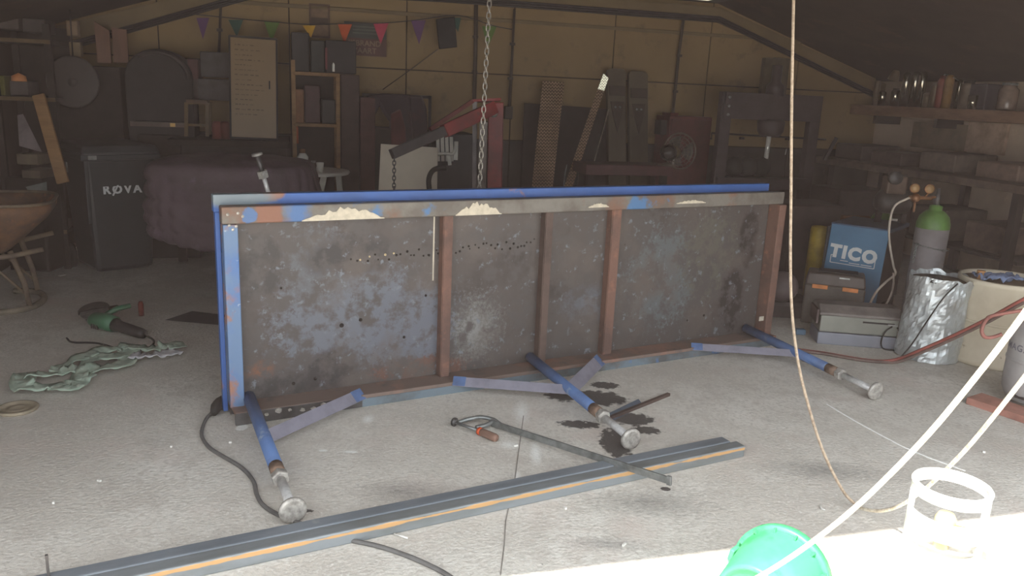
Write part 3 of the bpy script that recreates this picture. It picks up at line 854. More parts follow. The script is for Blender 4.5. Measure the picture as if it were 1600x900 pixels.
# wooden ring
rc = G(27, 640)
rg = MB().lathe([(0, 0), (.09, 0), (.093, .01), (.088, .015), (.076, .015), (.072, .006), (.040, .006), (.036, .010), (.030, .006), (0, .006)], 32, rc).build('round_lid', S('pale_tan_lid', (156, 144, 124), .7))
tag(rg, 'round pale tan lid with raised rim lying on the floor at the left edge', 'lid')
o = MB().bar(G(92, 431, .004), G(101, 429, .004), .025, .006).build('paper_scrap', m_white)
tag(o, 'small white scrap on the floor in front of the wheelie bin', 'scrap')

# green angle grinder with its cord
m_gg = S('green_tool_plastic', (64, 112, 84), .45, v=.25)
gc = G(170, 520); gc.z = 0
gx = (G(245, 527) - G(135, 505)).normalized()
MG = frame(gc, gx)
gr = thing('angle_grinder', 'green and black angle grinder lying on the floor near the sling', 'power tool', gc, M=MG)
MB(MG).tube([(-.15, 0, .06), (-.11, 0, .068), (.0, 0, .07), (.06, 0, .066)], [.03, .05, .056, .05], 14).build('motor_housing', m_gg, gr)
MB(MG).tube([(.06, 0, .062), (.10, 0, .058), (.26, 0, .042), (.30, 0, .04)], [.045, .036, .034, .028], 12).build('handle', m_black, gr)
MB(MG).lathe([(0, 0), (.03, 0), (.034, .03), (.02, .04), (0, .04)], 14, (-.17, .02, .05), (0, 0, 1)).build('gear_head', m_dsteel, gr)
MB(MG).lathe([(0, 0), (.085, 0), (.085, .006), (0, .006)], 24, (-.17, .05, .10), (.1, -.3, 1)).build('disc', m_steel, gr)
MB(MG).lathe([(.09, -.004), (.094, -.004), (.094, .02), (.0, .024), (0, .020), (.09, .016)], 20, (-.17, .05, .10), (.1, -.3, 1), True, 0, pi).build('guard', m_dsteel, gr)
MB(MG).tube([(-.10, .03, .08), (-.06, .13, .12), (-.02, .2, .13)], [.014, .018, .016], 10).build('side_handle', m_gg, gr)
for k in range(4):
    MB(MG).bx(-.09 + k * .016, -.082 + k * .016, -.052, -.046, .03, .06).build('vent_slot', m_dark, gr)
MB(MG).tube(smooth_path([(.29, 0, .04), (.40, -.02, .012), (.46, -.16, .009), (.34, -.22, .009), (.14, -.20, .009), (.0, -.26, .009), (-.1, -.22, .009)], 5), .006, 6).build('cord', m_rubber, gr)
pl2 = MB().add([G(258, 500, .0), G(345, 508, 0), G(352, 492, 0), G(300, 486, 0), G(258, 500, .012), G(345, 508, .012), G(352, 492, .012), G(300, 486, .012)],
               [(0, 3, 2, 1), (4, 5, 6, 7), (0, 1, 5, 4), (1, 2, 6, 5), (2, 3, 7, 6), (3, 0, 4, 7)]).build('steel_plate', S('dark_blue_steel', (70, 70, 82), .45, .5))
tag(pl2, 'dark flat steel plate on the floor sticking out behind the table end', 'steel plate')
o = MB().lathe([(0, 0), (.018, 0), (.018, .08), (.012, .1), (0, .1)], 10, G(221, 493)).build('red_canister', S('dull_red_plastic', (120, 56, 48), .5))
tag(o, 'small dull red canister standing behind the green grinder', 'canister')
bd = thing('wire_brush', 'dark brush lying behind the green grinder', 'brush', G(165, 488))
MB().bar(G(150, 487, .03), G(186, 480, .03), .045, .03).build('handle', m_dwood, bd, bevel=.006)
MB().bar(G(150, 491, .012), G(172, 487, .012), .05, .03).build('bristles', S('brush_bristles', (70, 64, 56), .9, bump=.5, bscale=200), bd)

# --- dark rack and boards in the left corner
m_dk2 = S('soot_brown', (42, 35, 32), .85)
m_edge = S('yellowed_edge', (88, 70, 44), .7)
def wall_box(name, label, cat, u0, v0, u1, v1, off, depth, mat, bevel=.008, group=None):
    a, b = W(u0, v0, off), W(u1, v1, off)
    xa_, xb_ = a.dot(EX), b.dot(EX)
    za, zb = b.z, a.z
    o = MB(MB_B).bx(xa_, xb_, DB - off, DB - off + depth, za, zb).build(name, mat, bevel=bevel)
    return tag(o, label, cat, group) if label else o
rk = thing('storage_rack', 'dark storage rack with yellowed shelf edges in the left corner', 'rack', B(-1.9, DB - .8, 0))
RX = W(78, 60, .95).dot(EX)
for x in (-2.2, RX - .05):
    for y in (DB - .95, DB - .35):
        MB(MB_B).bx(x, x + .05, y, y + .05, 0, 1.95).build('upright', m_dk2, rk)
MB(MB_B).bx(-2.2, RX, DB - .32, DB - .30, .1, 1.95).build('back_panel', m_dk2, rk)
for z in (.3, 1.36, 1.80):
    o = MB(MB_B).bx(-2.2, RX, DB - .95, DB - .3, z, z + .03).build('shelf_board', m_dk2, rk)
    MB(MB_B).bx(-2.2, RX, DB - .965, DB - .95, z, z + .03).build('edge_strip', m_edge, o)
# crates on the rack
for i, (u0, v0, u1, v1, c, lab) in enumerate((
        (-6, 24, 30, 47, (66, 56, 52), 'dark crate on the upper rack shelf at the left edge'),
        (34, 28, 72, 52, (58, 52, 50), 'dark box on the upper rack shelf beside the crate'),
        (-4, 118, 9, 150, (104, 100, 48), 'yellow green can on the lower rack shelf'),
        (14, 126, 46, 151, (70, 62, 60), 'dark tray under the orange bowl on the lower rack shelf'))):
    wall_box('storage_box', lab, 'box', u0, v0, u1, v1, .85, .3, S('box_tone', c, .7))
o = MB().lathe([(0, 0), (.055, 0), (.05, .04), (.0, .065)], 12, W(30, 127, .88)).build('orange_bowl', S('orange_tag', (196, 128, 82), .6))
tag(o, 'small orange upturned bowl on the dark tray of the rack', 'bowl')
# leaning pale plank and sheets under the rack
pa, pbp = Y(60, 148, 6.25), Y(92, 262, 6.15)
pq = pbp + (pbp - pa).normalized() * .12
o = MB().bar(pa, pq, .088, .028, (.2, -1, 0)).build('leaning_plank', LM('dull_plank', (140, 106, 70), [('n', (118, 88, 58), (3, 3, 18), .4, .65, 2)], .7), bevel=.004)
tag(o, 'pale wooden plank leaning left of the wheelie bin', 'plank')
pa, pbp = Y(42, 186, 6.3), Y(74, 300, 6.25)
o = MB().add([Y(27, 180, 6.3), Y(36, 178, 6.3), Y(66, 238, 6.25), Y(30, 228, 6.25), Y(27, 180, 6.33), Y(36, 178, 6.33), Y(66, 238, 6.28), Y(30, 228, 6.28)],
             [(0, 1, 2, 3), (7, 6, 5, 4), (0, 4, 5, 1), (1, 5, 6, 2), (2, 6, 7, 3), (3, 7, 4, 0)]).build('grey_sheet', S('lilac_grey_sheet', (116, 106, 108), .6))
tag(o, 'pointed grey sheet standing behind the leaning plank', 'sheet')
o = MB().add([Y(40, 292, 5.9), Y(73, 284, 5.9), Y(75, 324, 5.85), Y(62, 326, 5.85), Y(40, 292, 5.93), Y(73, 284, 5.93), Y(75, 324, 5.88), Y(62, 326, 5.88)],
             [(0, 1, 2, 3), (7, 6, 5, 4), (0, 4, 5, 1), (1, 5, 6, 2), (2, 6, 7, 3), (3, 7, 4, 0)]).build('grey_sheet', S('pale_grey_sheet', (128, 132, 126), .6))
tag(o, 'pale grey triangular sheet offcut just above the wheelbarrow tray', 'sheet')
for k, (v0, v1, c) in enumerate(((238, 256, (102, 90, 74)), (263, 277, (98, 84, 70)))):
    a, b = Y(40 + k * 8, v0, 6.3), Y(74 + k * 4, v1, 6.3)
    o = MB().box((a + b) / 2, (abs(b.x - a.x), .25, abs(a.z - b.z))).build('wooden_block', S('block_wood', c, .7), bevel=.006)
    tag(o, ('upper' if k == 0 else 'lower') + ' of two brown wooden blocks stacked left of the wheelie bin', 'block')
o = MB().box(Y(56, 300, 6.35) - V((.02, 0, .25)), (.3, .26, .75)).build('dark_chest', m_dk2, bevel=.02)
tag(o, 'dark chest behind the wheelbarrow carrying the wooden blocks', 'chest')
# hanging grey disc
dc = Y(114, 128, 6.75)
ds = thing('grey_disc', 'large round grey disc hanging in front of the dark rack', 'disc', dc)
MB().lathe([(0, .0), (.05, 0), (.195, -.012), (.208, -.004), (.208, .012), (.195, .016), (.05, .02), (0, .02)], 36, dc, (.12, -1, .05)).build('plate', S('slate_grey', (64, 57, 56), .6, v=.15, sc=4), ds)
MB().lathe([(0, .035), (.03, .03), (.04, .015), (.04, 0)], 16, dc, (.12, -1, .05)).build('boss', S('slate_boss', (56, 50, 49), .6), ds)
MB().tube([dc + V((0, .03, .2)), dc + V((0, .05, .8))], .006, 6).build('hanger', m_dark, ds)
# brown wooden boards and two small boxes by the eave
for k, (u0, v0, u1, v1) in enumerate(((147, 33, 174, 99), (174, 43, 201, 99))):
    a, b = W(u0, v0, .42), W(u1, v1, .42)
    x0, x1 = a.dot(EX), b.dot(EX)
    poly = [(x0, b.z), (x1, b.z), (x1, a.z - (.07 if k == 0 else .01)), (x0, a.z)]
    m = MB_B @ Matrix(((1, 0, 0, 0), (0, 0, 1, DB - .42), (0, 1, 0, 0), (0, 0, 0, 1)))
    o = MB(m).prism(poly, .03).build('brown_board', LM('reddish_board', (104, 72, 56), [('n', (88, 62, 48), (14, 3, 3), .4, .65, k)], .7))
    tag(o, ('taller slant-topped' if k == 0 else 'lower square-topped') + ' of two brown boards hung side by side under the roof', 'board', 'brown boards under the roof')
wall_box('small_box', 'upper of two small tan boxes left of the brown boards', 'box', 102, 31, 122, 57, .42, .1, S('tan_box', (122, 100, 78), .7))
wall_box('small_box', 'lower of two small tan boxes left of the brown boards', 'box', 107, 65, 127, 89, .42, .1, S('tan_box', (118, 100, 76), .7))
wall_box('tall_dark_cabinet', 'tall dark cabinet behind the grey disc and wheelie bin', 'cabinet', 86, 100, 203, 330, .40, .36, m_dk2)
# dark machine with a rounded hood between the bin and the whiteboard
hc = W(248, 118, .55)
hd = thing('hooded_machine', 'black machine with a rounded hood behind the wheelie bin', 'machine', B(hc.dot(EX), DB - .55, 0))
hx = hc.dot(EX)
prof = [(-.27, 0), (.27, 0), (.27, 1.58)] + [(.27 * cos(a), 1.58 + .24 * sin(a)) for a in [pi * k / 14 for k in range(1, 14)]] + [(-.27, 1.58)]
MB(MB_B @ Matrix(((1, 0, 0, hx), (0, 0, 1, DB - .55), (0, 1, 0, 0), (0, 0, 0, 1)))).prism(prof, .4).build('housing', S('sooty_housing', (36, 31, 31), .7), hd, bevel=.01)
MB(MB_B).tube([(hx + .24 * cos(a), DB - .57, 1.58 + .21 * sin(a)) for a in [pi * k / 14 for k in range(0, 11)]], .018, 8).build('hood_rim', S('hood_rim', (50, 44, 43), .6), hd)
MB(MB_B).bx(hx - .24, hx + .2, DB - .62, DB - .55, 1.17, 1.21).build('ledge', S('ledge_brown', (84, 70, 62), .6), hd)
MB(MB_B).box((hx + .1, DB - .63, 1.19), (.04, .02, .03)).build('latch', S('brass_latch', (150, 118, 70), .4, .5), hd)
MB(MB_B).bx(hx - .2, hx + .18, DB - .57, DB - .55, .7, 1.1).build('door', m_dk2, hd, bevel=.006)
# grey cartons and a yellow stool further right
wall_box('grey_carton', 'upper dark grey carton left of the whiteboard', 'carton', 312, 80, 362, 122, .5, .35, S('grey_carton', (70, 66, 66), .8))
wall_box('grey_carton', 'long lower grey carton left of the whiteboard', 'carton', 298, 122, 364, 158, .5, .35, S('grey_carton', (74, 68, 68), .8))
wall_box('plum_crate', 'plum coloured crate between the hooded machine and the grey cartons', 'crate', 292, 92, 312, 158, .5, .35, S('plum_crate', (82, 56, 56), .8))
ys = thing('yellow_stool', 'small stool with yellow frame standing on the dark bench', 'stool', W(307, 214, .7))
q = [W(291, 160, .7), W(324, 160, .7), W(324, 213, .7), W(291, 213, .7)]
m_yel = S('dull_yellow_paint', (88, 68, 34), .6)
for a, b in ((0, 1), (1, 2), (3, 0)):
    MB().bar(q[a], q[b], .03, .03, EY).build('frame_bar', m_yel, ys)
for a in (0, 1):
    MB().bar(q[a] + EY * .22, q[3 - a] + EY * .22, .03, .03, EY).build('leg', m_yel, ys)
MB(MB_B).bx(q[0].dot(EX), q[1].dot(EX), DB - .72, DB - .46, q[0].z, q[0].z + .025).build('seat', m_dwood, ys)
MB().bar(W(291, 195, .7), W(324, 196, .7), .02, .02, EY).build('rung', m_yel, ys)
# dark bench below them that carries the whiteboard
bt = W(365, 219, .75)
bh = thing('dark_workbench', 'long dark workbench behind the padded cover', 'workbench', B(0, DB - .5, 0))
bx0, bx1 = W(262, 216, .75).dot(EX), W(452, 224, .75).dot(EX)
MB(MB_B).bx(bx0, bx1, DB - .78, DB - .06, bt.z - .06, bt.z).build('worktop', m_dk2, bh, bevel=.006)
MB(MB_B).bx(bx0 + .03, bx1 - .03, DB - .70, DB - .68, .3, bt.z - .06).build('front_panel', m_dark, bh)
for x in (bx0 + .03, bx1 - .1):
    for y in (DB - .75, DB - .15):
        MB(MB_B).bx(x, x + .07, y, y + .07, 0, bt.z - .06).build('leg', m_dk2, bh)
for k, (u, c) in enumerate(((340, (110, 52, 46)), (352, (96, 50, 44)))):
    o = MB().lathe([(0, 0), (.045, 0), (.045, .13), (.03, .15), (0, .15)], 12, W(u, 217, .66)).build('red_pot', S('dull_red_pot', c, .6))
    tag(o, ('left' if k == 0 else 'right') + ' of two dull red pots beside the whiteboard foot', 'pot', 'red pots')

# whiteboard
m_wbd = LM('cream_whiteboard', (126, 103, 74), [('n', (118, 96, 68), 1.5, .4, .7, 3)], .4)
m_ink = S('faint_ink', (98, 80, 60), .8)
a, b, c, d = W(365, 57, .62), W(438, 64, .62), W(433, 218, .74), W(361, 215, .74)
wbt = thing('whiteboard', 'tall cream whiteboard with faint handwriting leaning against the wall', 'whiteboard', d)
MWb = frame(d, c - d, (a - d))
ww, wh = (c - d).length, (a - d).length
MB(MWb).bx(0, ww, -.004, .014, 0, wh).build('board', m_wbd, wbt)
for x0, x1, z0, z1 in ((-.008, ww + .008, -.01, .008), (-.008, ww + .008, wh - .008, wh + .01), (-.01, .006, 0, wh), (ww - .006, ww + .01, 0, wh)):
    MB(MWb).bx(x0, x1, -.012, .018, z0, z1).build('frame_strip', m_dark, wbt)
r = random.Random(4)
for k in range(15):
    z = wh - .07 - k * .042
    x = .04
    while x < ww * r.uniform(.35, .85):
        l = r.uniform(.012, .035)
        MB(MWb).bx(x, x + l, -.006, -.004, z, z + r.uniform(.003, .008)).build('handwriting', m_ink, wbt)
        x += l + r.uniform(.008, .02)
MB(MWb).bx(ww * .83, ww * .86, -.03, -.005, wh * .5, wh * .58).build('marker_clip', m_dark, wbt)

# padded purple cover draped over a low bench
m_cover = LM('purple_brown_quilt', (78, 64, 72), [('n', (64, 54, 58), 2.2, .42, .62, 1), ('n', (94, 78, 92), 6, .58, .72, 5)], .75, bump=.3, bscale=40)
c0 = Y(368, 300, 5.75); c0.z = 0
MC = frame(c0, V((1, .12, 0)))
def cover(u, v):
    a = 2 * pi * u
    hem = .46 + .10 * sin(a * 2 + .5) * .5 - .12 * max(0, cos(a))
    top = 1.07
    sx, sy = .53, .36
    p = .55
    ca, sa = cos(a), sin(a)
    dx = math.copysign(abs(ca) ** p, ca); dy = math.copysign(abs(sa) ** p, sa)
    if v < .35:
        k = v / .35
        rr = .05 + .95 * k
        z = top - .05 * k * k - .02 * noise.noise(V((dx * rr * 3, dy * rr * 3, 0)))
        return MC @ V((dx * sx * rr, dy * sy * rr, z))
    k = (v - .35) / .65
    fold = .05 * k * sin(a * 23 + 2 * sin(a * 3)) * (1.0 if ca > .0 else .25)
    belly = .05 * sin(pi * k) * (1 if ca < 0 else .3)
    q = .05 * abs(sin(k * pi * 5)) ** .6 * (1 if ca < .2 else .2)
    g = 1 + belly + q
    n_ = .02 * noise.noise(V((dx * 4, dy * 4, k * 4)))
    sl_ = .14 * k * max(0, ca)
    z = (top - .05) * (1 - k) + hem * k
    return MC @ V((dx * (sx * g + fold + n_ + sl_), dy * (sy * g + fold + n_), z - .03 * sin(k * pi)))
cv = MB().sheet(cover, 150, 44, .012).build('padded_cover', m_cover)
tag(cv, 'purple brown quilted cover draped over a low bench right of the wheelie bin', 'cover')
cbn = thing('covered_bench', 'dark low bench hidden under the purple quilted cover', 'bench', c0)
MB(MC).bx(-.44, .44, -.28, .28, .84, .98).build('top', m_dk2, cbn)
for x in (.06, .36):
    for y in (-.05, .2):
        MB(MC).bx(x, x + .06, y, y + .06, 0, .84).build('leg', m_dk2, cbn)

# ================================================================== BACKGROUND MIDDLE
# white garden table and what stands on it
gtz = Y(490, 271, 7.1).z
g0, g1 = Y(446, 268, 7.1), Y(536, 273, 7.1)
gt = thing('garden_table', 'white plastic garden table right of the purple cover', 'table', V(((g0.x + g1.x) / 2, 7.3, 0)))
tcx = (g0.x + g1.x) / 2 - .08
MB().lathe([(0, -.03), (.26, -.03), (.335, -.022), (.345, -.006), (.34, .006), (.30, .008), (0, .008)], 32, (tcx, 7.32, gtz), (0, 0, 1)).build('table_top', m_white, gt)
for sx, sy, ex_ in ((-.2, -.16, -.02), (.16, -.2, -.16), (-.2, .2, -.05), (.2, .2, .05)):
    MB().bar((tcx + sx, 7.32 + sy, gtz - .03), (tcx + sx + ex_, 7.32 + sy * 1.2, 0), .05, .03, (0, 1, 0)).build('leg', m_white, gt)
def cup(u, v, h, rad, label):
    p = Y(u, v, 7.1); p = V((p.x, 7.15, gtz + .008))
    o = MB().lathe([(0, 0), (rad * .75, 0), (rad, h), (rad * .9, h), (rad * .68, .006), (0, .006)], 16, p).build('plastic_cup', m_white)
    return tag(o, label, 'cup', 'white cups on the garden table')
cup(498, 262, .085, .034, 'white cup at the right end of the garden table')
cup(447, 262, .085, .034, 'white cup at the left end of the garden table, by the purple cover')
p = Y(466, 262, 7.1); p = V((p.x, 7.25, gtz + .008))
bo = thing('label_bottle', 'white bottle with dark printed label and brown cap on the garden table', 'bottle', p)
MB().lathe([(0, 0), (.05, 0), (.05, .12), (.03, .15), (.02, .155), (0, .155)], 18, p).build('body', m_white, bo)
MB().lathe([(.0505, .035), (.0515, .035), (.0515, .095), (.0505, .095)], 18, p).build('label_band', S('blue_grey_label', (84, 84, 100), .6), bo)
MB().lathe([(0, .155), (.026, .155), (.026, .19), (0, .19)], 12, p).build('cap', S('brown_cap', (134, 100, 76), .6), bo)
p = Y(483, 262, 7.1); p = V((p.x, 7.25, gtz + .008))
jr = thing('small_jar', 'small grey jar between the bottle and the right cup', 'jar', p)
MB().lathe([(0, 0), (.026, 0), (.026, .06), (.02, .07), (0, .07)], 12, p).build('body', S('grey_glass', (128, 120, 116), .3), jr)
MB().lathe([(0, .07), (.022, .07), (.022, .09), (0, .09)], 12, p).build('lid', m_galv, jr)
p = V((Y(462, 262, 7.1).x, 7.06, gtz + .008))
o = MB().lathe([(0, 0), (.05, 0), (.085, .055), (.079, .055), (.048, .006), (0, .006)], 20, p).build('plastic_bowl', S('pale_blue_bowl', (186, 192, 200), .4))
tag(o, 'pale blue bowl at the front of the garden table', 'bowl')
o = MB().bar(V((Y(476, 262, 7.0).x, 7.05, gtz + .05)), V((Y(498, 262, 7.0).x, 7.02, gtz + .012)), .07, .012).build('paper_packet', m_white)
tag(o, 'white folded packet leaning from the bowl onto the garden table', 'packet')

# wooden shelf unit with dark boxes
m_swood = LM('shelf_wood', (138, 104, 68), [('n', (112, 84, 56), (5, 5, 16), .4, .65, 1)], .7)
u_off = .5
sx0, sx1 = W(455, 110, u_off).dot(EX), W(531, 115, u_off).dot(EX)
z1s, z2s, z3s = W(490, 113, u_off).z, W(490, 193, u_off).z, .55
su = thing('shelf_unit', 'open wooden shelf unit with dark contents right of the whiteboard', 'shelf', B((sx0 + sx1) / 2, DB - .3, 0))
for x in (sx0, sx1 - .035):
    for y in (DB - u_off, DB - .14):
        MB(MB_B).bx(x, x + .035, y, y + .04, 0, z1s + .1 if x == sx0 else z1s).build('post', m_swood, su)
for z in (z1s, z2s, z3s):
    MB(MB_B).bx(sx0 + .02, sx1 - .02, DB - u_off - .005, DB - .1, z - .03, z).build('shelf_board', m_swood, su, bevel=.003)
MB(MB_B).bx(sx0 + .03, sx1 - .03, DB - .12, DB - .1, .05, z1s).build('back_panel', m_dk2, su)
def on_shelf(u0, u1, z, h, label, cat, c, nm, dy=.02, dep=.28):
    a, b = W(u0, 110, u_off).dot(EX), W(u1, 110, u_off).dot(EX)
    o = MB(MB_B).bx(a, b, DB - u_off + dy, DB - u_off + dy + dep, z, z + h).build(nm, S(nm + '_tone', c, .7), bevel=.01)
    return tag(o, label, cat)
on_shelf(456, 484, z1s, .34, 'tall black crate on top of the shelf unit, nearest the whiteboard', 'crate', (44, 42, 42), 'black_crate')
on_shelf(486, 508, z1s, .28, 'dark green black crate in the middle of the shelf top', 'crate', (40, 44, 42), 'dark_crate')
on_shelf(509, 557, z1s, .29, 'wide black box on the right of the shelf top', 'box', (40, 36, 38), 'black_box')
o = MB(MB_B).bx(W(508, 80, .5).dot(EX), W(511, 80, .5).dot(EX), DB - .53, DB - .51, z1s + .03, z1s + .22).build('red_strip', S('dull_red_strip', (104, 44, 48), .6))
tag(o, 'dull red strip standing between the two black boxes', 'strip')
o = MB().lathe([(0, 0), (.012, 0), (.012, .06), (.006, .075), (0, .08)], 8, W(521, 112, .54)).build('small_vial', m_white)
tag(o, 'tiny white vial on the top shelf in front of the black box', 'vial')
on_shelf(460, 474, z2s, .30, 'orange brown carton on the middle shelf', 'carton', (118, 78, 48), 'orange_carton')
on_shelf(475, 500, z2s, .34, 'plum coloured box on the middle shelf', 'box', (74, 52, 52), 'plum_box')
on_shelf(502, 524, z2s, .22, 'dark crate on the right of the middle shelf', 'crate', (48, 46, 44), 'low_crate')
o = MB().lathe([(0, 0), (.028, 0), (.028, .14), (.018, .16), (.018, .18), (0, .18)], 12, V(W(462, 224, .44)) ).build('orange_can', S('orange_brown_can', (170, 84, 48), .5))
tag(o, 'orange spray can standing below the middle shelf', 'can')
wall_box('narrow_cupboard', 'narrow dark brown cupboard right of the wooden shelf unit', 'cupboard', 532, 116, 562, 330, .46, .36, S('cupboard_brown', (66, 48, 44), .7))
wall_box('dark_red_cupboard', 'low dark red brown cupboard under the hanging coat', 'cupboard', 563, 152, 586, 330, .5, .4, S('cupboard_red', (78, 44, 42), .7))

# coat draped over a rail
m_coat = LM('plum_black_cloth', (54, 44, 50), [('n', (72, 44, 48), 3, .5, .66, 1)], .9)
ctw = thing('draped_coat', 'dark plum coat draped over a rail with a pale gap in its front', 'coat', W(620, 300, .45))
cz0 = W(600, 229, .45).z
def coat_piece(poly_px, off, t):
    pts = [W(u, v, off) for u, v in poly_px]
    m = MB_B @ Matrix(((1, 0, 0, 0), (0, 0, 1, DB - off), (0, 1, 0, 0), (0, 0, 0, 1)))
    return MB(m).prism([(p.dot(EX), p.z) for p in pts], t)
coat_piece([(573, 150), (600, 146), (640, 148), (661, 151), (667, 170), (668, 232), (610, 232), (609, 190), (600, 178), (594, 164), (586, 182), (582, 232), (572, 232), (571, 168)], .45, .10).build('coat_body', m_coat, ctw, bevel=.025)
coat_piece([(640, 150), (661, 151), (668, 180), (669, 262), (650, 264), (644, 200)], .50, .06).build('sleeve', m_coat, ctw, bevel=.02)
coat_piece([(611, 178), (626, 170), (634, 200), (636, 250), (612, 248)], .48, .05).build('lining', S('plum_red_lining', (92, 46, 48), .9), ctw, bevel=.015)
MB().tube([W(566, 148, .40), W(672, 152, .40)], .015, 8).build('rail', m_dsteel, ctw)
for u in (566, 672):
    p = W(u, 150, .40)
    MB().tube([p, V((p.x, p.y, 0))], .015, 8).build('rail_post', m_dsteel, ctw)
wall_box('dark_chest_of_drawers', 'dark chest under the draped coat', 'chest', 572, 200, 668, 330, .44, .40, m_dk2)

# bunting across the back wall
m_flag = {n: S('flag_' + n, c, .85, v=.12) for n, c in dict(purple=(92, 60, 98), teal=(46, 76, 66), green=(88, 112, 52), yellow=(196, 148, 44), orange=(186, 84, 48), pink=(176, 62, 84)).items()}
bu = thing('bunting', 'string of coloured pennant flags hung across the cream wall', 'bunting', W(560, 45, .2))
sp = [W(u, v, .2) for u, v in ((300, 22), (360, 28), (424, 34), (483, 38), (540, 37), (600, 36), (653, 31), (715, 24), (770, 40), (800, 46))]
MB().tube(smooth_path(sp, 4), .004, 6).build('string', m_cable, bu)
for n, u0, u1, v0, ut, vt in (('purple', 307, 327, 28, 317, 61), ('teal', 357, 380, 31, 370, 58), ('green', 413, 437, 34, 424, 66), ('yellow', 473, 493, 40, 486, 59),
                              ('orange', 528, 550, 38, 538, 69), ('pink', 583, 607, 36, 595, 69), ('purple', 642, 665, 32, 655, 69), ('teal', 702, 720, 28, 716, 50), ('green', 753, 776, 41, 762, 75)):
    pts = [W(u0, v0, .19), W(u1, v0, .19), W(ut, vt, .205)]
    m = MB_B @ Matrix(((1, 0, 0, 0), (0, 0, 1, DB - .2), (0, 1, 0, 0), (0, 0, 0, 1)))
    MB(m).prism([(p.dot(EX), p.z) for p in pts], .003).build('pennant', m_flag[n], bu, label=n + ' pennant')
# dark shirt-like bag hung on the bunting
bgp = [W(u, v, .22) for u, v in ((681, 30), (710, 26), (714, 74), (686, 77))]
m = MB_B @ Matrix(((1, 0, 0, 0), (0, 0, 1, DB - .24), (0, 1, 0, 0), (0, 0, 0, 1)))
o = MB(m).prism([(p.dot(EX), p.z) for p in bgp], .03).build('hanging_bag', S('black_cloth', (38, 38, 40), .9), bevel=.008)
tag(o, 'flat black bag hanging from the bunting string', 'bag')
MBT = thing('diagonal_line', 'thin dark line slanting down from the black bag', 'string', W(600, 139, .05))
MB().tube([W(684, 77, .05), W(640, 110, .05), W(598, 140, .05)], .004, 6).build('line', m_cond, MBT)
# sign with lettering
sa, sb = W(538, 33, .06), W(604, 89, .06)
sg = thing('wall_sign', 'dark green and dark red sign with two lines of lettering on the wall', 'sign', sa)
x0, x1 = sa.dot(EX), sb.dot(EX)
zm = W(570, 60, .06).z
MB(MB_B).bx(x0, x1, DB - .05, DB - .03, zm, sa.z).build('upper_half', S('sign_green_black', (54, 58, 54), .6), sg)
MB(MB_B).bx(x0, x1, DB - .05, DB - .03, sb.z, zm).build('lower_half', S('sign_dark_red', (84, 50, 44), .6), sg)
m_sl = S('sign_letter', (132, 108, 88), .6)
for s, v, sz in (('IJSBRAND', 68, .072), ('VAART', 79.5, .072)):
    p = W(570, v, .06)
    M_ = MB_B @ Matrix.Translation((p.dot(EX), DB - .052, p.z)) @ Matrix.Rotation(radians(90), 4, 'X')
    text('lettering', s, sz, M_, m_sl, sg, .0015, 1.0, .001)
for k in range(3):
    p = W(570, 43 + k * 5, .06)
    MB(MB_B).bx(x0 + .08, x1 - .09, DB - .053, DB - .05, p.z, p.z + .012).build('print_line', S('sign_print', (84, 86, 76), .6), sg)
# framed picture
pa_, pb_ = W(483, 5, .05), W(516, 60, .05)
pf = thing('framed_picture', 'framed picture with a dark band above the shelf unit', 'picture', pa_)
x0, x1, z0, z1 = pa_.dot(EX), pb_.dot(EX), pb_.z, pa_.z
MB(MB_B).bx(x0, x1, DB - .03, DB - .01, z0, z1).build('picture_sheet', S('tan_print', (122, 96, 74), .7), pf)
MB(MB_B).bx(x0 + .01, x1 - .01, DB - .034, DB - .03, z0 + (z1 - z0) * .40, z0 + (z1 - z0) * .60).build('dark_band', S('band_brown', (74, 58, 48), .7), pf)
for q in ((x0, x1, z0, z0 + .018), (x0, x1, z1 - .018, z1), (x0, x0 + .018, z0, z1), (x1 - .018, x1, z0, z1)):
    MB(MB_B).bx(q[0], q[1], DB - .04, DB - .02, q[2], q[3]).build('frame_strip', S('frame_brown', (88, 64, 48), .6), pf)

# red engine hoist
m_red = LM('worn_red_paint', (124, 36, 36), [('n', (96, 32, 32), 3, .42, .62, 1), ('n', (72, 44, 42), 8, .6, .7, 4)], .5)
hb = Y(772, 300, 6.5)
hx_, hy_ = hb.x, 6.5
ho = thing('engine_hoist', 'red engine hoist with long boom reaching left over the white leaning board', 'hoist', V((hx_, hy_, 0)))
top = Y(770, 160, 6.5)
MB().bar(V((hx_ + .02, hy_, .1)), Y(775, 160, 6.5), .12, .10, (0, 1, 0)).build('mast', m_red, ho, bevel=.006)
MB().bar(Y(741, 330, 6.42), Y(742, 157, 6.42), .035, .03, (0, 1, 0)).build('support_post', S('grey_post_paint', (112, 104, 102), .5), ho, bevel=.004)
p_top, p_mid, p_end = Y(772, 168, 6.45), Y(694, 205, 6.2), Y(612, 241, 5.95)
MB().bar(p_top, p_mid, .085, .10, (0, .2, 1)).build('boom', m_red, ho, bevel=.006)
MB().bar(p_mid + (p_top - p_mid) * .1, p_end, .065, .075, (0, .2, 1)).build('boom_extension', S('black_boom', (52, 46, 46), .5), ho, bevel=.005)
MB().bar(Y(738, 158, 6.4), Y(672, 202, 6.15), .03, .03, (0, .2, 1)).build('tie_bar', m_dkred, ho)
MB().bar(Y(738, 158, 6.42), Y(781, 156, 6.5), .06, .02, (0, .2, 1)).build('head_plate', m_red, ho)
MB().bar(Y(752, 300, 6.4), Y(756, 190, 6.35), .06, .06, (0, 1, 0)).build('ram', S('grey_ram', (112, 104, 98), .4, .3), ho)
MB().tube([V((hx_ + .02, hy_, .1)), V((hx_ - .1, hy_ - .9, .08))], .05, 8).build('base_leg', m_red, ho)
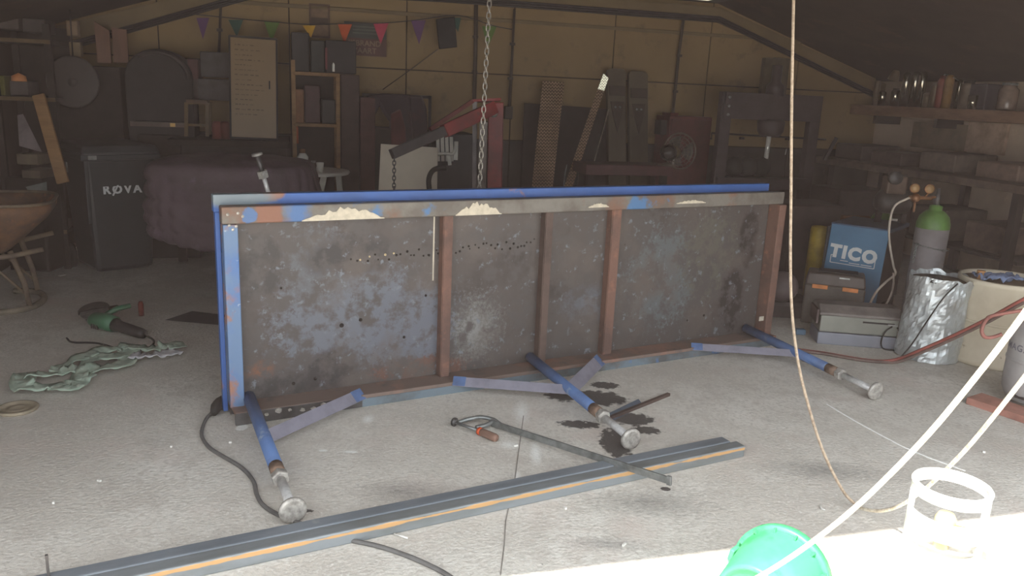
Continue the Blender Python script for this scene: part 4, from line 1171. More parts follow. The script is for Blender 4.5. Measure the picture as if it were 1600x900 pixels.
MB().tube([V((hx_ + .02, hy_, .1)), V((hx_ + .5, hy_ - .6, .08))], .05, 8).build('base_leg', m_red, ho)
MB().tube([V((hx_ + .02, hy_, .1)), V((hx_ + .1, hy_ + .6, .08))], .05, 8).build('base_leg', m_red, ho)
ce_ = Y(616, 244, 5.93)
chain(ho, [V((ce_.x, ce_.y, ce_.z - .23)), V((ce_.x, ce_.y, ce_.z + .01))], .022, .036, .004, m_dsteel)
hk = V((ce_.x, ce_.y, ce_.z - .25))
MB().tube(smooth_path([hk + V((0, 0, .03)), hk, hk + V((-.022, 0, -.03)), hk + V((-.012, 0, -.06)), hk + V((.018, 0, -.062)), hk + V((.03, 0, -.035))], 4), .008, 8).build('hook', m_dsteel, ho)
MB().lathe([(0, -.02), (.028, -.02), (.028, .02), (0, .02)], 14, Y(772, 178, 6.43), (0, -1, 0)).build('pivot_bolt', m_galv, ho)

# white panel, plastic chair, black hose
m_pan = S('white_board', (206, 194, 176), .6, v=.08, sc=3)
o = MB()
q = [Y(595, 225, 6.9), Y(684, 231, 6.9), Y(682, 330, 6.75), Y(590, 330, 6.75)]
back = [p + V((0, .02, 0)) for p in q]
o.add(q + back, [(0, 3, 2, 1), (4, 5, 6, 7), (0, 1, 5, 4), (1, 2, 6, 5), (2, 3, 7, 6), (3, 0, 4, 7)])
tag(o.build('leaning_board', m_pan), 'white board leaning under the hoist boom', 'board')
wc_ = thing('plastic_chair', 'white plastic garden chair with armrest behind the white leaning board', 'chair', Y(700, 330, 7.2))
MB().tube(smooth_path([Y(683, 241, 7.1), Y(695, 240, 7.1), Y(708, 240, 7.1), Y(712, 228, 7.12), Y(712, 222, 7.12)], 4), .014, 8).build('armrest', m_white, wc_)
MB().bar(Y(713, 221, 7.12), Y(712, 250, 7.12), .035, .02, (0, 1, 0)).build('back_post', m_white, wc_)
MB().bar(Y(701, 242, 7.1), Y(703, 258, 7.1), .03, .02, (0, 1, 0)).build('arm_support', m_white, wc_)
cz = Y(700, 300, 7.2)
MB().box((cz.x - .1, 7.35, .44), (.44, .42, .025)).build('seat', m_white, wc_, bevel=.008)
for sx in (-.28, .08):
    for sy in (-.17, .17):
        MB().bar((cz.x + sx, 7.35 + sy, .43), (cz.x + sx * 1.1, 7.35 + sy * 1.15, 0), .04, .04, (0, 1, 0)).build('leg', m_white, wc_)
for k in range(4):
    MB().bar(Y(684 + k * 7, 214, 7.42), Y(685 + k * 7, 252, 7.38), .03, .015, (0, 1, 0)).build('back_slat', m_white, wc_)
o = MB().tube(smooth_path([Y(697, 262, 6.6), Y(684, 263, 6.58), Y(675, 268, 6.56), Y(670, 280, 6.55), Y(671, 300, 6.55), Y(674, 330, 6.55)], 5), .021, 10).build('black_hose', m_rubber)
tag(o, 'thick black hose curving down in front of the white leaning board', 'hose')
wall_box('black_tool_cart', 'black tool cart behind the white plastic chair', 'cart', 684, 208, 737, 330, .75, .4, m_black)

# leaning dark sheet, tread plates, ramps and rod
def lean(name, label, cat, tl_, tr_, br_, bl_, dt, db, th, mat, bevel=.003):
    q = [W(*tl_, dt), W(*tr_, dt), W(*br_, db), W(*bl_, db)]
    n = EY * th
    mb = MB().add(q + [p + n for p in q], [(0, 3, 2, 1), (4, 5, 6, 7), (0, 1, 5, 4), (1, 2, 6, 5), (2, 3, 7, 6), (3, 0, 4, 7)])
    return tag(mb.build(name, mat, bevel=bevel), label, cat)
lean('dark_sheet', 'dark sheet leaning on the wall behind the tread plates', 'sheet', (820, 161), (951, 170), (948, 340), (812, 335), .10, .45, .02, m_dk2)
def tread(name, c, hi, rough, metal, sc):
    m = LM(name, c, [('n', tuple(k * .8 for k in c), 3, .42, .65, 1)], rough, metal)
    nt = m.node_tree; N = nt.nodes; L = nt.links
    p = N['Principled BSDF']
    tc = N.new('ShaderNodeTexCoord')
    hs = []
    for ang in (45, -45):
        mp = N.new('ShaderNodeMapping')
        mp.inputs['Rotation'].default_value = (0, radians(ang), 0)
        mp.inputs['Scale'].default_value = (sc, sc, sc)
        L.new(tc.outputs['Object'], mp.inputs['Vector'])
        wv = N.new('ShaderNodeTexBrick')
        wv.inputs['Scale'].default_value = 1
        wv.inputs['Mortar Size'].default_value = .12
        wv.inputs['Brick Width'].default_value = 1.0; wv.inputs['Row Height'].default_value = .5
        sx = N.new('ShaderNodeSeparateXYZ'); L.new(mp.outputs[0], sx.inputs[0])
        cx_ = N.new('ShaderNodeCombineXYZ'); L.new(sx.outputs[0], cx_.inputs[0]); L.new(sx.outputs[2], cx_.inputs[1])
        L.new(cx_.outputs[0], wv.inputs['Vector'])
        hs.append(wv.outputs['Fac'])
    mm = N.new('ShaderNodeMath'); mm.operation = 'ADD'
    L.new(hs[0], mm.inputs[0]); L.new(hs[1], mm.inputs[1])
    old = p.inputs['Base Color'].links[0].from_socket
    mc = N.new('ShaderNodeMix'); mc.data_type = 'RGBA'; mc.blend_type = 'MULTIPLY'
    hf = N.new('ShaderNodeMath'); hf.operation = 'MULTIPLY'; hf.inputs[1].default_value = .5
    L.new(mm.outputs[0], hf.inputs[0]); L.new(hf.outputs[0], mc.inputs[0]); L.new(old, mc.inputs[6]); mc.inputs[7].default_value = (.3, .28, .26, 1)
    L.new(mc.outputs[2], p.inputs['Base Color'])
    bp = N.new('ShaderNodeBump'); bp.inputs['Distance'].default_value = .02; bp.inputs['Strength'].default_value = 1
    L.new(mm.outputs[0], bp.inputs['Height']); L.new(bp.outputs[0], p.inputs['Normal'])
    return m
m_tread = tread('aluminium_tread_plate', (206, 172, 142), 1, .38, .35, 22)
m_tread2 = tread('glint_tread_plate', (216, 212, 190), 1, .25, .8, 26)  # brighter copy of the tread plate; its colour carries a glint
lean('tread_plate', 'wide tread plate strip leaning against the dark sheet', 'tread plate', (848, 126), (882, 129), (858, 345), (826, 342), .16, .75, .006, m_tread)
tb_ = thing('tread_bar', 'narrow tread plate bar leaning over the dark sheet, its end tilted and brightened as a glint', 'tread bar', W(880, 340, .8))
def quad_part(pts, th, name, mat, par):
    n = EY * th
    return MB().add(pts + [p + n for p in pts], [(0, 3, 2, 1), (4, 5, 6, 7), (0, 1, 5, 4), (1, 2, 6, 5), (2, 3, 7, 6), (3, 0, 4, 7)]).build(name, mat, par)
kl, kr = W(934, 139, .30), W(944, 142, .30)
quad_part([kl, kr, W(877, 345, .8), W(864, 343, .8)], .005, 'bar', m_tread, tb_)
nv = ray(941, 128).normalized()
def facing(u, v, P0):
    d = ray(u, v)
    return CAM + d * ((P0 - CAM).dot(nv) / d.dot(nv))
quad_part([facing(943, 115, kl), facing(951, 122, kl), facing(944, 142, kl), kl], .005, 'glint_end', m_tread2, tb_)  # fold added and turned to the camera to make the highlight
m_ramp = LM('olive_ramp', (86, 76, 58), [('n', (70, 60, 48), 2, .42, .65, 1)], .6)
m_ramp2 = S('ramp_recess', (62, 52, 44), .7)
for k, (a, b, vt) in enumerate(((960, 993, 108), (993, 1027, 112))):
    rp = thing('vehicle_ramp', ('left' if k == 0 else 'right') + ' of two olive round-topped ramps standing by the wall', 'ramp', W((a + b) / 2, 330, .5), 'olive ramps by the wall')
    Wd = (W(b - 3, vt, .2) - W(a + 1, vt, .2)).length
    tpt = W((a + b) / 2, vt, .2); bpt = W((a + b) / 2 - 12, 340, .5)
    M_ = frame(bpt, EX, tpt - bpt)
    H_ = (tpt - bpt).length
    rr_ = .04
    poly = [(-Wd / 2, 0), (Wd / 2, 0), (Wd / 2, H_ - rr_), (Wd / 2 - rr_ * .3, H_ - rr_ * .3), (Wd / 2 - rr_, H_), (-Wd / 2 + rr_, H_), (-Wd / 2 + rr_ * .3, H_ - rr_ * .3), (-Wd / 2, H_ - rr_)]
    mxz = Matrix(((1, 0, 0, 0), (0, 0, 1, 0), (0, 1, 0, 0), (0, 0, 0, 1)))
    MB(M_ @ mxz).prism(poly, .05).build('ramp_body', m_ramp, rp, bevel=.006)
    MB(M_).bx(-Wd / 2 + .015, Wd / 2 - .015, -.012, 0, H_ - .28, H_ - .18).build('cross_step', m_ramp2, rp, bevel=.004)
    MB(M_ @ Matrix.Translation((0, -.01, 0)) @ mxz).prism([(-.075, H_ - .34), (.075, H_ - .34), (.05, H_ - .48), (0, H_ - .66), (-.05, H_ - .48)], .012).build('shield_recess', m_ramp2, rp, bevel=.003)
    for s in (-.025, .025):
        MB(M_).lathe([(0, .012), (.01, .012), (.012, 0)], 8, (s, -.01, H_ - .40), (0, -1, 0)).build('stud', m_galv, rp)
    MB(M_).bx(-Wd / 2 - .006, -Wd / 2 + .012, -.03, .0, .02, H_ - .5).build('side_flange', m_ramp, rp)
o = MB().tube([W(958, 145, .18), W(906, 335, .85)], .006, 6).build('thin_rod', S('pale_rod', (190, 180, 164), .4, .4))
tag(o, 'thin pale rod leaning left of the olive ramps', 'rod')
o = MB().tube([W(886, 257, .9), W(883, 270, .9), W(876, 335, .92)], .006, 6).build('thin_rod', m_galv)
tag(o, 'short bright rod leaning left of the narrow tread bar', 'rod')
# dark red bench with fan, red cabinet
rbz = W(980, 258, 1.0).z
rbn = thing('dark_red_bench', 'dark red bench in front of the olive ramps carrying the fan', 'bench', B(4.0, DB - 1.0, 0))
x0, x1 = W(916, 258, 1.0).dot(EX), W(1052, 262, 1.0).dot(EX)
MB(MB_B).bx(x0, x1, DB - 1.0, DB - .62, rbz - .10, rbz).build('top', S('bench_dark_red', (78, 36, 38), .5), rbn, bevel=.006)
for x in (x0 + .04, x1 - .1):
    for y in (DB - .97, DB - .7):
        MB(MB_B).bx(x, x + .06, y, y + .06, 0, rbz - .1).build('leg', m_dk2, rbn)
MB(MB_B).bx(x0 + .1, x1 - .1, DB - .98, DB - .96, .3, rbz - .2).build('front_panel', m_dark, rbn)
fc = W(1062, 236, 1.1)
fn_ = thing('pedestal_fan', 'grey fan seen from behind with round cage and black motor', 'fan', W(1052, 340, 1.05))
fax = (EX * .82 + EY * .55 + V((0, 0, .05))).normalized()
m_cage = S('grey_fan_cage', (120, 108, 98), .5, .3)
side = fax.cross(V((0, 0, 1))).normalized(); upv = side.cross(fax)
for rr_ in (.17, .14, .11, .075):
    MB().tube([fc + (side * cos(a) + upv * sin(a)) * rr_ - fax * (.05 * (1 - (rr_ / .17) ** 2)) for a in [2 * pi * k / 28 for k in range(28)]], .004 if rr_ < .17 else .008, 6, closed=True).build('cage_ring', m_cage, fn_)
for k in range(20):
    a = 2 * pi * k / 20
    d = side * cos(a) + upv * sin(a)
    MB().tube([fc + d * .03 - fax * .055, fc + d * .11 - fax * .03, fc + d * .17], .0025, 4).build('cage_wire', m_cage, fn_)
for k in range(3):
    a0 = 2 * pi * k / 3
    def blade(u, v, a0=a0):
        a = a0 + (v - .5) * 1.3
        d = side * cos(a) + upv * sin(a)
        return fc + d * (.03 + .115 * u) + fax * (.02 * (v - .5) * 2)
    MB().sheet(blade, 4, 5, .003).build('blade', S('blade_grey', (96, 90, 86), .4), fn_)
MB().lathe([(0, -.02), (.05, -.02), (.062, .02), (.06, .09), (.03, .10), (0, .10)], 18, fc - fax * .17, fax).build('motor_collar', S('tan_collar', (128, 112, 88), .4), fn_)
MB().lathe([(0, -.085), (.045, -.072), (.075, -.035), (.082, 0), (.075, .03), (.05, .05), (0, .05)], 20, fc - fax * .21, fax).build('motor', S('glossy_black_motor', (36, 34, 34), .15), fn_)
pe = W(1052, 252, 1.06)
MB().tube([pe + V((0, 0, .05)), pe, V((pe.x, pe.y, rbz + .02))], .014, 8).build('stand', S('silver_stand', (200, 194, 184), .3, .7), fn_)
MB().lathe([(0, 0), (.10, 0), (.10, .012), (.03, .03), (0, .03)], 20, V((pe.x, pe.y, rbz)) + EY * .1).build('foot', m_cage, fn_)
rcb = thing('red_cabinet', 'dark red wall cabinet behind the fan', 'cabinet', W(1075, 260, .35))
a, b = W(1047, 181, .35), W(1103, 285, .35)
MB(MB_B).bx(a.dot(EX), b.dot(EX), DB - .35, DB - .02, 0, a.z).build('body', m_dkred, rcb, bevel=.008)
MB(MB_B).bx(a.dot(EX) + .02, b.dot(EX) - .02, DB - .365, DB - .35, .3, a.z - .03).build('door', S('cabinet_door_red', (88, 38, 36), .5), rcb, bevel=.004)
MB(MB_B).bx(a.dot(EX) + .03, a.dot(EX) + .12, DB - .3, DB - .1, a.z, a.z + .03).build('top_lug', m_dkred, rcb)
MB(MB_B).bx(a.dot(EX) - .07, a.dot(EX), DB - .3, DB - .15, a.z - .2, a.z - .05).build('side_box', m_dark, rcb)

# H-frame workshop press
pz = W(1200, 147, .9)
m_press = S('dark_press_paint', (62, 52, 54), .55, v=.2)
px0, px1 = W(1130, 145, .9).dot(EX), W(1287, 150, .9).dot(EX)
pzt = W(1130, 143, .9).z
pr = thing('workshop_press', 'dark H-frame workshop press with a chrome ram', 'press', B((px0 + px1) / 2, DB - .9, 0))
for x in (px0, px1 - .12):
    MB(MB_B).bx(x, x + .12, DB - .9, DB - .82, 0, pzt).build('upright', m_press, pr, bevel=.005)
    MB(MB_B).bx(x - .04, x + .16, DB - 1.1, DB - .6, 0, .06).build('foot', m_press, pr, bevel=.005)
MB(MB_B).bx(px0 + .02, px1 - .02, DB - .93, DB - .90, pzt - .26, pzt).build('head_beam', m_press, pr, bevel=.005)
MB(MB_B).bx(px0 + .02, px1 - .02, DB - .82, DB - .79, pzt - .26, pzt).build('head_beam', m_press, pr, bevel=.005)
for k in range(3):
    MB(MB_B).lathe([(0, .012), (.014, .012), (.016, 0)], 6, (px0 + .06, DB - .93, pzt - .05 - .085 * k), (0, -1, 0)).build('bolt', m_galv, pr)
cxp = W(1205, 190, .86).dot(EX)
MB(MB_B).lathe([(0, 0), (.1, 0), (.13, .05), (.14, .15), (.11, .17), (0, .17)], 18, (cxp, DB - .86, pzt - .42)).build('jack_body', m_press, pr)
MB(MB_B).lathe([(0, 0), (.09, 0), (.09, .1), (.05, .14), (.05, .3), (0, .3)], 14, (cxp, DB - .86, pzt - .02)).build('jack_top', m_press, pr)
MB(MB_B).tube([(cxp - .005, DB - .86, pzt - .42), (cxp - .01, DB - .86, pzt - .66)], .024, 12).build('ram', S('chrome_ram', (232, 228, 220), .25, .3), pr)
MB(MB_B).lathe([(0, 0), (.03, 0), (.03, .05), (0, .05)], 12, (cxp - .01, DB - .86, pzt - .70)).build('ram_foot', m_dsteel, pr)
zb_ = W(1200, 278, .9).z
MB(MB_B).bx(px0 + .02, px1 - .02, DB - .93, DB - .79, zb_ - .12, zb_).build('press_bed', m_press, pr, bevel=.005)
for k, u in enumerate((1146, 1166, 1188)):
    p = W(u, 262, .86)
    o = MB().sheet(lambda a, b, p=p, k=k: p + V((cos(2 * pi * a) * sin(pi * b) * (.095 + .02 * k % .03), sin(2 * pi * a) * sin(pi * b) * .08, -.1 * cos(pi * b) + .015 * noise.noise(V((a * 6, b * 5, k))) + .01)), 14, 9, .004).build('black_bundle', m_rubber)
    tag(o, ('left', 'middle', 'right')[k] + ' of three black bundles lying on the press bed', 'bundle', 'black bundles on the press')
o = MB().tube([W(1229, 232, .95), W(1227, 242, .95)], .006, 6).build('press_pin', m_steel)
tag(o, 'small bright pin hanging at the right of the press', 'pin')
# dark wall brackets above the press
for k, (a, b) in enumerate(((1196, 1210), (1212, 1228))):
    wall_box('wall_channel', ('left' if k == 0 else 'right') + ' of two dark upright channels on the wall above the press', 'channel', a, 90, b, 150, .08, .07, S('channel_olive', (84, 74, 56), .7), group='upright channels above the press')

# ================================================================== RIGHT SIDE
def RW(u, v, off=0.0):                   # point on a plane 'off' in front of the right wall
    d = ray(u, v)
    return CAM + d * ((XR - off) / d.dot(EX))
m_shelf = LM('brown_shelf_board', (132, 102, 82), [('n', (108, 82, 66), (4, 4, 14), .4, .65, 1)], .65)
shz = RW(1450, 168, .40).z
sy0 = RW(1640, 168, .40).dot(EY)
sh = thing('wall_shelf', 'long brown wooden shelf on the right wall at eye level', 'shelf', B(XR - .2, 7, shz - .1))
MB(MB_B).bx(XR - .40, XR, sy0 - .6, DB - .02, shz - .11, shz).build('board', m_shelf, sh, bevel=.005)
for y in (sy0 - .2, (sy0 + DB) / 2, DB - .4):
    MB(MB_B).bx(XR - .33, XR, y, y + .05, shz - .20, shz - .11).build('bracket', m_dk2, sh)
def canister(u, h, rad, mat, label, nm, cat, cap=None, off=.30, prof=None, grp=None):
    p = RW(u, 168, off); p.z = shz
    t = thing(nm, label, cat, p, grp)
    MB().lathe(prof or [(0, 0), (rad, 0), (rad, h * .82), (rad * .8, h * .9), (rad * .4, h * .94), (0, h * .94)], 14, p).build('body', mat, t)
    if cap:
        MB().lathe([(0, h * .86), (rad * .72, h * .86), (rad * .72, h), (0, h)], 12, p).build('cap', cap, t)
    return t
m_chrome = S('chrome_tin', (150, 142, 128), .14, .9, v=.12)
m_tan = S('tan_tin', (104, 88, 70), .4, .2)
def at_shelf(v): return None
canister(1366, .30, .035, m_tan, 'tall dull spray can at the far end of the wall shelf', 'spray_can', 'spray can', m_dark)
canister(1376, .17, .04, m_chrome, 'short chrome tin second from the far end of the wall shelf', 'chrome_tin', 'tin')
canister(1396, .19, .045, m_chrome, 'short chrome tin with dark cap under the hung lamp', 'chrome_tin', 'tin', m_dark)
canister(1410, .38, .042, m_chrome, 'tall chrome flask left of the pair on the wall shelf', 'chrome_flask', 'flask')
canister(1424, .39, .042, m_chrome, 'left one of the two tall chrome flasks standing as a pair', 'chrome_flask', 'flask')
canister(1435, .39, .042, m_chrome, 'right one of the two tall chrome flasks standing as a pair', 'chrome_flask', 'flask')
canister(1446, .16, .04, m_tan, 'low tan tin right of the flask pair', 'tan_tin', 'tin')
canister(1458, .26, .05, m_tan, 'grey tan pot under the red-topped bottle group', 'tan_pot', 'pot')
canister(1466, .32, .045, S('dull_red_can', (128, 62, 52), .5), 'dull red can on the wall shelf', 'red_can', 'can', m_dkred)
canister(1477, .35, .045, S('ochre_tube', (138, 104, 64), .5), 'ochre tube right of the dull red can', 'ochre_tube', 'tube')
canister(1494, .30, .025, m_chrome, 'slim chrome tube right of the ochre tube', 'chrome_tube', 'tube')
canister(1508, .27, .07, S('grey_tin', (112, 98, 84), .5, .2), 'wide grey tin right of the slim chrome tube', 'grey_tin', 'tin', m_dark)
canister(1518, .13, .045, m_chrome, 'small shiny cup in front of the grey tin', 'chrome_cup', 'cup', None, .38, [(0, 0), (.04, 0), (.045, .13), (.04, .13), (.034, .008), (0, .008)])
p = RW(1538, 168, .25); p.z = shz
o = MB().box(p + V((0, 0, .12)), (.22, .2, .24), rotz(PHI)).build('dark_blue_box', S('slate_blue_box', (72, 66, 72), .6), bevel=.01)
tag(o, 'slate blue box on the wall shelf right of the shiny cup', 'box')
p = RW(1572, 168, .25); p.z = shz
tg = thing('glass_jar', 'clear pale jar near the right end of the wall shelf', 'jar', p)
MB().lathe([(0, 0), (.08, 0), (.085, .02), (.085, .19), (.06, .215), (.06, .23), (.055, .23), (.055, .21), (.08, .185), (.08, .02), (0, .012)], 18, p).build('glass', S('pale_glass', (128, 110, 98), .2), tg)
MB().lathe([(0, .23), (.065, .23), (.065, .255), (0, .255)], 14, p).build('lid', m_galv, tg)
p = RW(1398, 118, .34)
lm = thing('hung_spotlight', 'small tan spotlight hung above the chrome tins', 'spotlight', p)
MB().lathe([(0, .06), (.03, .055), (.045, .02), (.06, -.05), (.055, -.05), (.04, .015), (0, .03)], 16, p, (.15, -.2, .95)).build('shade', m_tan, lm)
MB().tube([p + V((0, 0, .05)), V((p.x, p.y, 2.2))], .006, 6).build('cord', m_cable, lm)
o = MB().tube([RW(1466, 128, .3), RW(1477, 116, .3)], .008, 6).build('metal_stick', m_galv)
tag(o, 'bright stick poking out of the red can on the wall shelf', 'stick')
o = MB().tube([RW(1478, 116, .3), RW(1492, 122, .3), RW(1512, 136, .3), RW(1517, 130, .3)], .006, 6).build('wire', m_galv)
tag(o, 'bent wire above the grey tin on the wall shelf', 'wire')
# boards and panels below the shelf
for k, (u0, u1, v1, c) in enumerate(((1428, 1506, 238, (124, 108, 88)), (1514, 1566, 243, (176, 150, 130)))):
    a, b = RW(u0, 190, .08), RW(u1, v1, .08)
    o = MB(MB_B).bx(XR - .08, XR - .05, b.dot(EY), a.dot(EY), b.z, a.z).build('wall_panel', S('panel_tone', c, .7))
    tag(o, ('darker olive' if k == 0 else 'paler pinkish') + ' board fixed under the wall shelf', 'board')
# dark bench along the right wall with a compressor
rz = RW(1440, 268, .9).z
rwb = thing('side_workbench', 'dark workbench along the right wall under the shelf', 'workbench', B(XR - .5, 6.5, 0))
MB(MB_B).bx(XR - .9, XR - .02, 5.2, DB - .1, rz - .07, rz).build('worktop', S('side_worktop', (104, 88, 78), .7), rwb, bevel=.006)
for y in (5.3, 6.6, 7.8):
    for x in (XR - .86, XR - .12):
        MB(MB_B).bx(x, x + .07, y, y + .07, 0, rz - .07).build('leg', m_dk2, rwb)
MB(MB_B).bx(XR - .8, XR - .1, 5.25, DB - .2, .35, .38).build('lower_shelf', m_dk2, rwb)
for k, (y, h, c) in enumerate(((5.5, .25, (128, 106, 94)), (6.2, .3, (112, 98, 88)), (6.9, .22, (92, 78, 72)), (7.5, .28, (76, 64, 60)))):  # crate colours lifted to imitate the glare at the right
    o = MB(MB_B).bx(XR - .7, XR - .2, y, y + .45, rz, rz + h * .6).build('storage_crate', S('crate_tone', c, .7), bevel=.015)
    tag(o, ('nearest', 'second', 'third', 'farthest')[k] + ' of four low crates on the side workbench', 'crate', 'crates on the side workbench')
    o = MB(MB_B).bx(XR - .7, XR - .2, y, y + .45, .38, .38 + h).build('lower_crate', S('crate_tone2', tuple(q * .85 for q in c), .7), bevel=.015)
    tag(o, ('nearest', 'second', 'third', 'farthest')[k] + ' of four crates on the lower shelf of the side workbench', 'crate', 'crates under the side workbench')
cp = Y(1404, 318, 6.35)
co = thing('air_compressor', 'dark compressor with brass fittings behind the gas cylinder', 'compressor', V((cp.x, cp.y, 0)))
MB().tube([cp + V((-.14, .1, 0)), cp + V((-.10, .1, 0)), cp + V((.10, .1, 0)), cp + V((.14, .1, 0))], [.05, .095, .095, .05], 16).build('tank', S('dark_tank', (66, 60, 58), .5), co)
MB().box(cp + V((-.02, .08, .14)), (.16, .12, .14)).build('motor_block', S('rusty_motor', (92, 74, 62), .6), co, bevel=.015)
MB().lathe([(0, 0), (.05, 0), (.05, .05), (0, .05)], 14, cp + V((-.06, .02, .2)), (0, -1, 0)).build('flywheel', m_dsteel, co)
for s in (-.1, .1):
    MB().bar(cp + V((s, .1, -.05)), V((cp.x + s, cp.y + .1, 0)), .04, .04, (0, 1, 0)).build('leg', m_dk2, co)
# blue welding machine with logo
m_tico = LM('welder_blue', (74, 116, 148), [('n', (66, 104, 134), 3, .42, .62, 1), ('n', (58, 86, 112), 8, .66, .74, 5)], .5)
fl_, fr_ = Y(1300, 346, 6.32), Y(1388, 362, 6.05)
fl_.z = fr_.z = 0
MWd = frame(fl_, fr_ - fl_)
wd_ = (fr_ - fl_).length
hz = .69
we = thing('welding_machine', 'blue welding machine with white lettering beside the gas cylinder', 'welder', fl_, M=MWd)
# front panel leans back, body behind it
MB(MWd).prism([(0, 0), (0, 0)], 0) if False else None
mb = MB(MWd @ Matrix(((0, 0, 1, 0), (1, 0, 0, 0), (0, 1, 0, 0), (0, 0, 0, 1))))
mb.prism([(-.05, .10), (.55, .10), (.55, hz - .02), (.03, hz - .02)], wd_)
mb.build('body', S('welder_body', (66, 54, 54), .6), we, bevel=.01)
fr = MB(MWd)
fr.add([(-.004, -.062, .10), (wd_ + .004, -.062, .10), (wd_ + .004, .018, hz), (-.004, .018, hz), (-.004, -.05, .10), (wd_ + .004, -.05, .10), (wd_ + .004, .03, hz), (-.004, .03, hz)],
       [(0, 1, 2, 3), (7, 6, 5, 4), (0, 4, 5, 1), (1, 5, 6, 2), (2, 6, 7, 3), (3, 7, 4, 0)])
fo_ = fr.build('front_panel', m_tico, we, bevel=.004)
MB(MWd).bx(-.01, wd_ + .01, .02, .57, hz - .02, hz + .012).build('top_cover', S('welder_top', (60, 78, 104), .5), we, bevel=.006)
MB(MWd).bx(-.02, -.003, -.04, .06, .2, hz - .02).build('edge_guard', m_black, we, bevel=.004)
for x in (.06, wd_ - .06):
    for y in (.06, .45):
        MB(MWd).lathe([(0, -.02), (.05, -.02), (.05, .02), (0, .02)], 16, (x, y, .05), (1, 0, 0)).build('wheel', m_rubber, we)
sl_ang = math.atan2(.08, hz - .10)
Mf = MWd @ Matrix.Translation((wd_ * .47, -.062 + .08 * ((.475 - .1) / (hz - .1)) - .002, .475)) @ Matrix.Rotation(radians(90) - sl_ang, 4, 'X')
m_logo = S('logo_white', (206, 208, 208), .5, v=.05)
text('lettering', 'TICO', .132, Mf @ Matrix.Rotation(radians(-2), 4, 'Z'), m_logo, we, .002, 1.2, .008)
# underline frame of the logo
for a, b in (((-.165, -.085), (.17, -.085)), ((-.165, -.085), (-.165, -.025)), ((.17, -.085), (.17, -.02)), ((-.165, -.025), (-.14, -.025)), ((-.09, -.06), (-.03, -.06)), ((-.02, -.07), (.06, -.07)), ((.07, -.07), (.15, -.07))):
    MB(Mf).bar((a[0], a[1], 0), (b[0], b[1], 0), .006, .003).build('logo_line', m_logo, we)
# yellow can and second cylinder behind the welder
yc = Y(1282, 350, 6.55); yc.z = 0
o = MB().lathe([(0, 0), (.072, 0), (.072, .60), (.066, .63), (.06, .63), (.064, .6), (.064, .02), (0, .02)], 20, yc).build('yellow_tube', S('yellow_plastic', (176, 148, 40), .5))
tag(o, 'tall yellow tube standing left of the blue welder', 'tube')
g2 = Y(1378, 340, 6.75); g2.z = 0
gc2 = thing('green_top_cylinder', 'second gas cylinder with green shoulder behind the blue welder', 'gas cylinder', g2)
m_gsh = S('cylinder_green', (86, 124, 58), .45)
MB().lathe([(0, .02), (.1, .02), (.1, .62), (.0, .62)], 20, g2).build('body', S('cyl_grey', (112, 106, 104), .5), gc2)
MB().lathe([(.101, .60), (.10, .66), (.075, .72), (.035, .76), (.03, .79), (0, .79)], 20, g2).build('shoulder', m_gsh, gc2)
MB().box(g2 + V((.07, -.08, .69)), (.05, .01, .03)).build('paper_label', m_white, gc2)
m_rusty = S('rusty_rail', (112, 72, 48), .7)
o = MB().bar(Y(1315, 340, 6.8), Y(1358, 342, 6.8), .05, .04).build('rusty_rail', m_rusty)
tag(o, 'rusty brown bar behind the top of the blue welder', 'bar')
# main gas cylinder with regulator
gcn = Y(1446, 420, 5.75); gcn.z = 0
gc1 = thing('gas_cylinder', 'grey gas cylinder with green shoulder chained beside the blue welder', 'gas cylinder', gcn)
m_cyl = S('cylinder_grey', (142, 136, 138), .35, .1, v=.12)
MB().lathe([(0, .03), (.10, .03), (.112, .05), (.112, .80), (.0, .80)], 28, gcn).build('body', m_cyl, gc1)
MB().lathe([(.1125, .775), (.112, .81), (.098, .86), (.062, .90), (.044, .905), (.044, .935), (.02, .945), (0, .945)], 28, gcn).build('shoulder', m_gsh, gc1)
MB().lathe([(0, .94), (.022, .94), (.022, 1.01), (.012, 1.02), (.012, 1.06), (0, 1.06)], 12, gcn).build('valve', m_dsteel, gc1)
MB().tube([gcn + V((0, 0, 1.0)), gcn + V((-.10, -.02, .99))], .010, 8).build('valve_outlet', S('brass', (168, 112, 66), .35, .6), gc1)
rgc = gcn + V((-.15, -.03, .99))
rgu = thing('gas_regulator', 'brass regulator with two round gauges on the gas cylinder', 'regulator', rgc)
m_brass = S('warm_brass', (134, 92, 62), .4, .4)
MB().tube([rgc + V((-.07, 0, 0)), rgc + V((.09, 0, 0))], .014, 10).build('body', m_brass, rgu)
MB().lathe([(0, -.03), (.03, -.03), (.034, .0), (.02, .03), (0, .03)], 14, rgc + V((-.03, -.02, 0)), (0, -1, 0)).build('diaphragm', m_brass, rgu)
for s in (-.045, .06):
    c_ = rgc + V((s, -.01, .068))
    o = MB().lathe([(0, -.012), (.032, -.012), (.034, .01), (.03, .014), (0, .010)], 20, c_, (-.2, -1, .1)).build('gauge', m_brass, rgu)
    MB().lathe([(0, .0145), (.027, .0145), (.027, .010)], 20, c_, (-.2, -1, .1)).build('dial', S('amber_dial', (156, 124, 86), .4), o)
    MB().tube([c_ + V((0, 0, -.03)), rgc + V((s * .6, 0, 0))], .006, 6).build('gauge_stem', m_brass, o)
MB().tube([rgc + V((-.03, -.02, -.02)), rgc + V((-.03, -.02, -.10))], .008, 8).build('key_stem', m_brass, rgu)
hs = smooth_path([rgc + V((-.07, -.01, 0)), Y(1398, 322, 5.72), Y(1390, 350, 5.72), Y(1390, 380, 5.7), Y(1396, 415, 5.68), Y(1399, 428, 5.66), Y(1385, 440, 5.62), Y(1368, 458, 5.6), Y(1357, 482, 5.6), Y(1356, 500, 5.6)], 5)
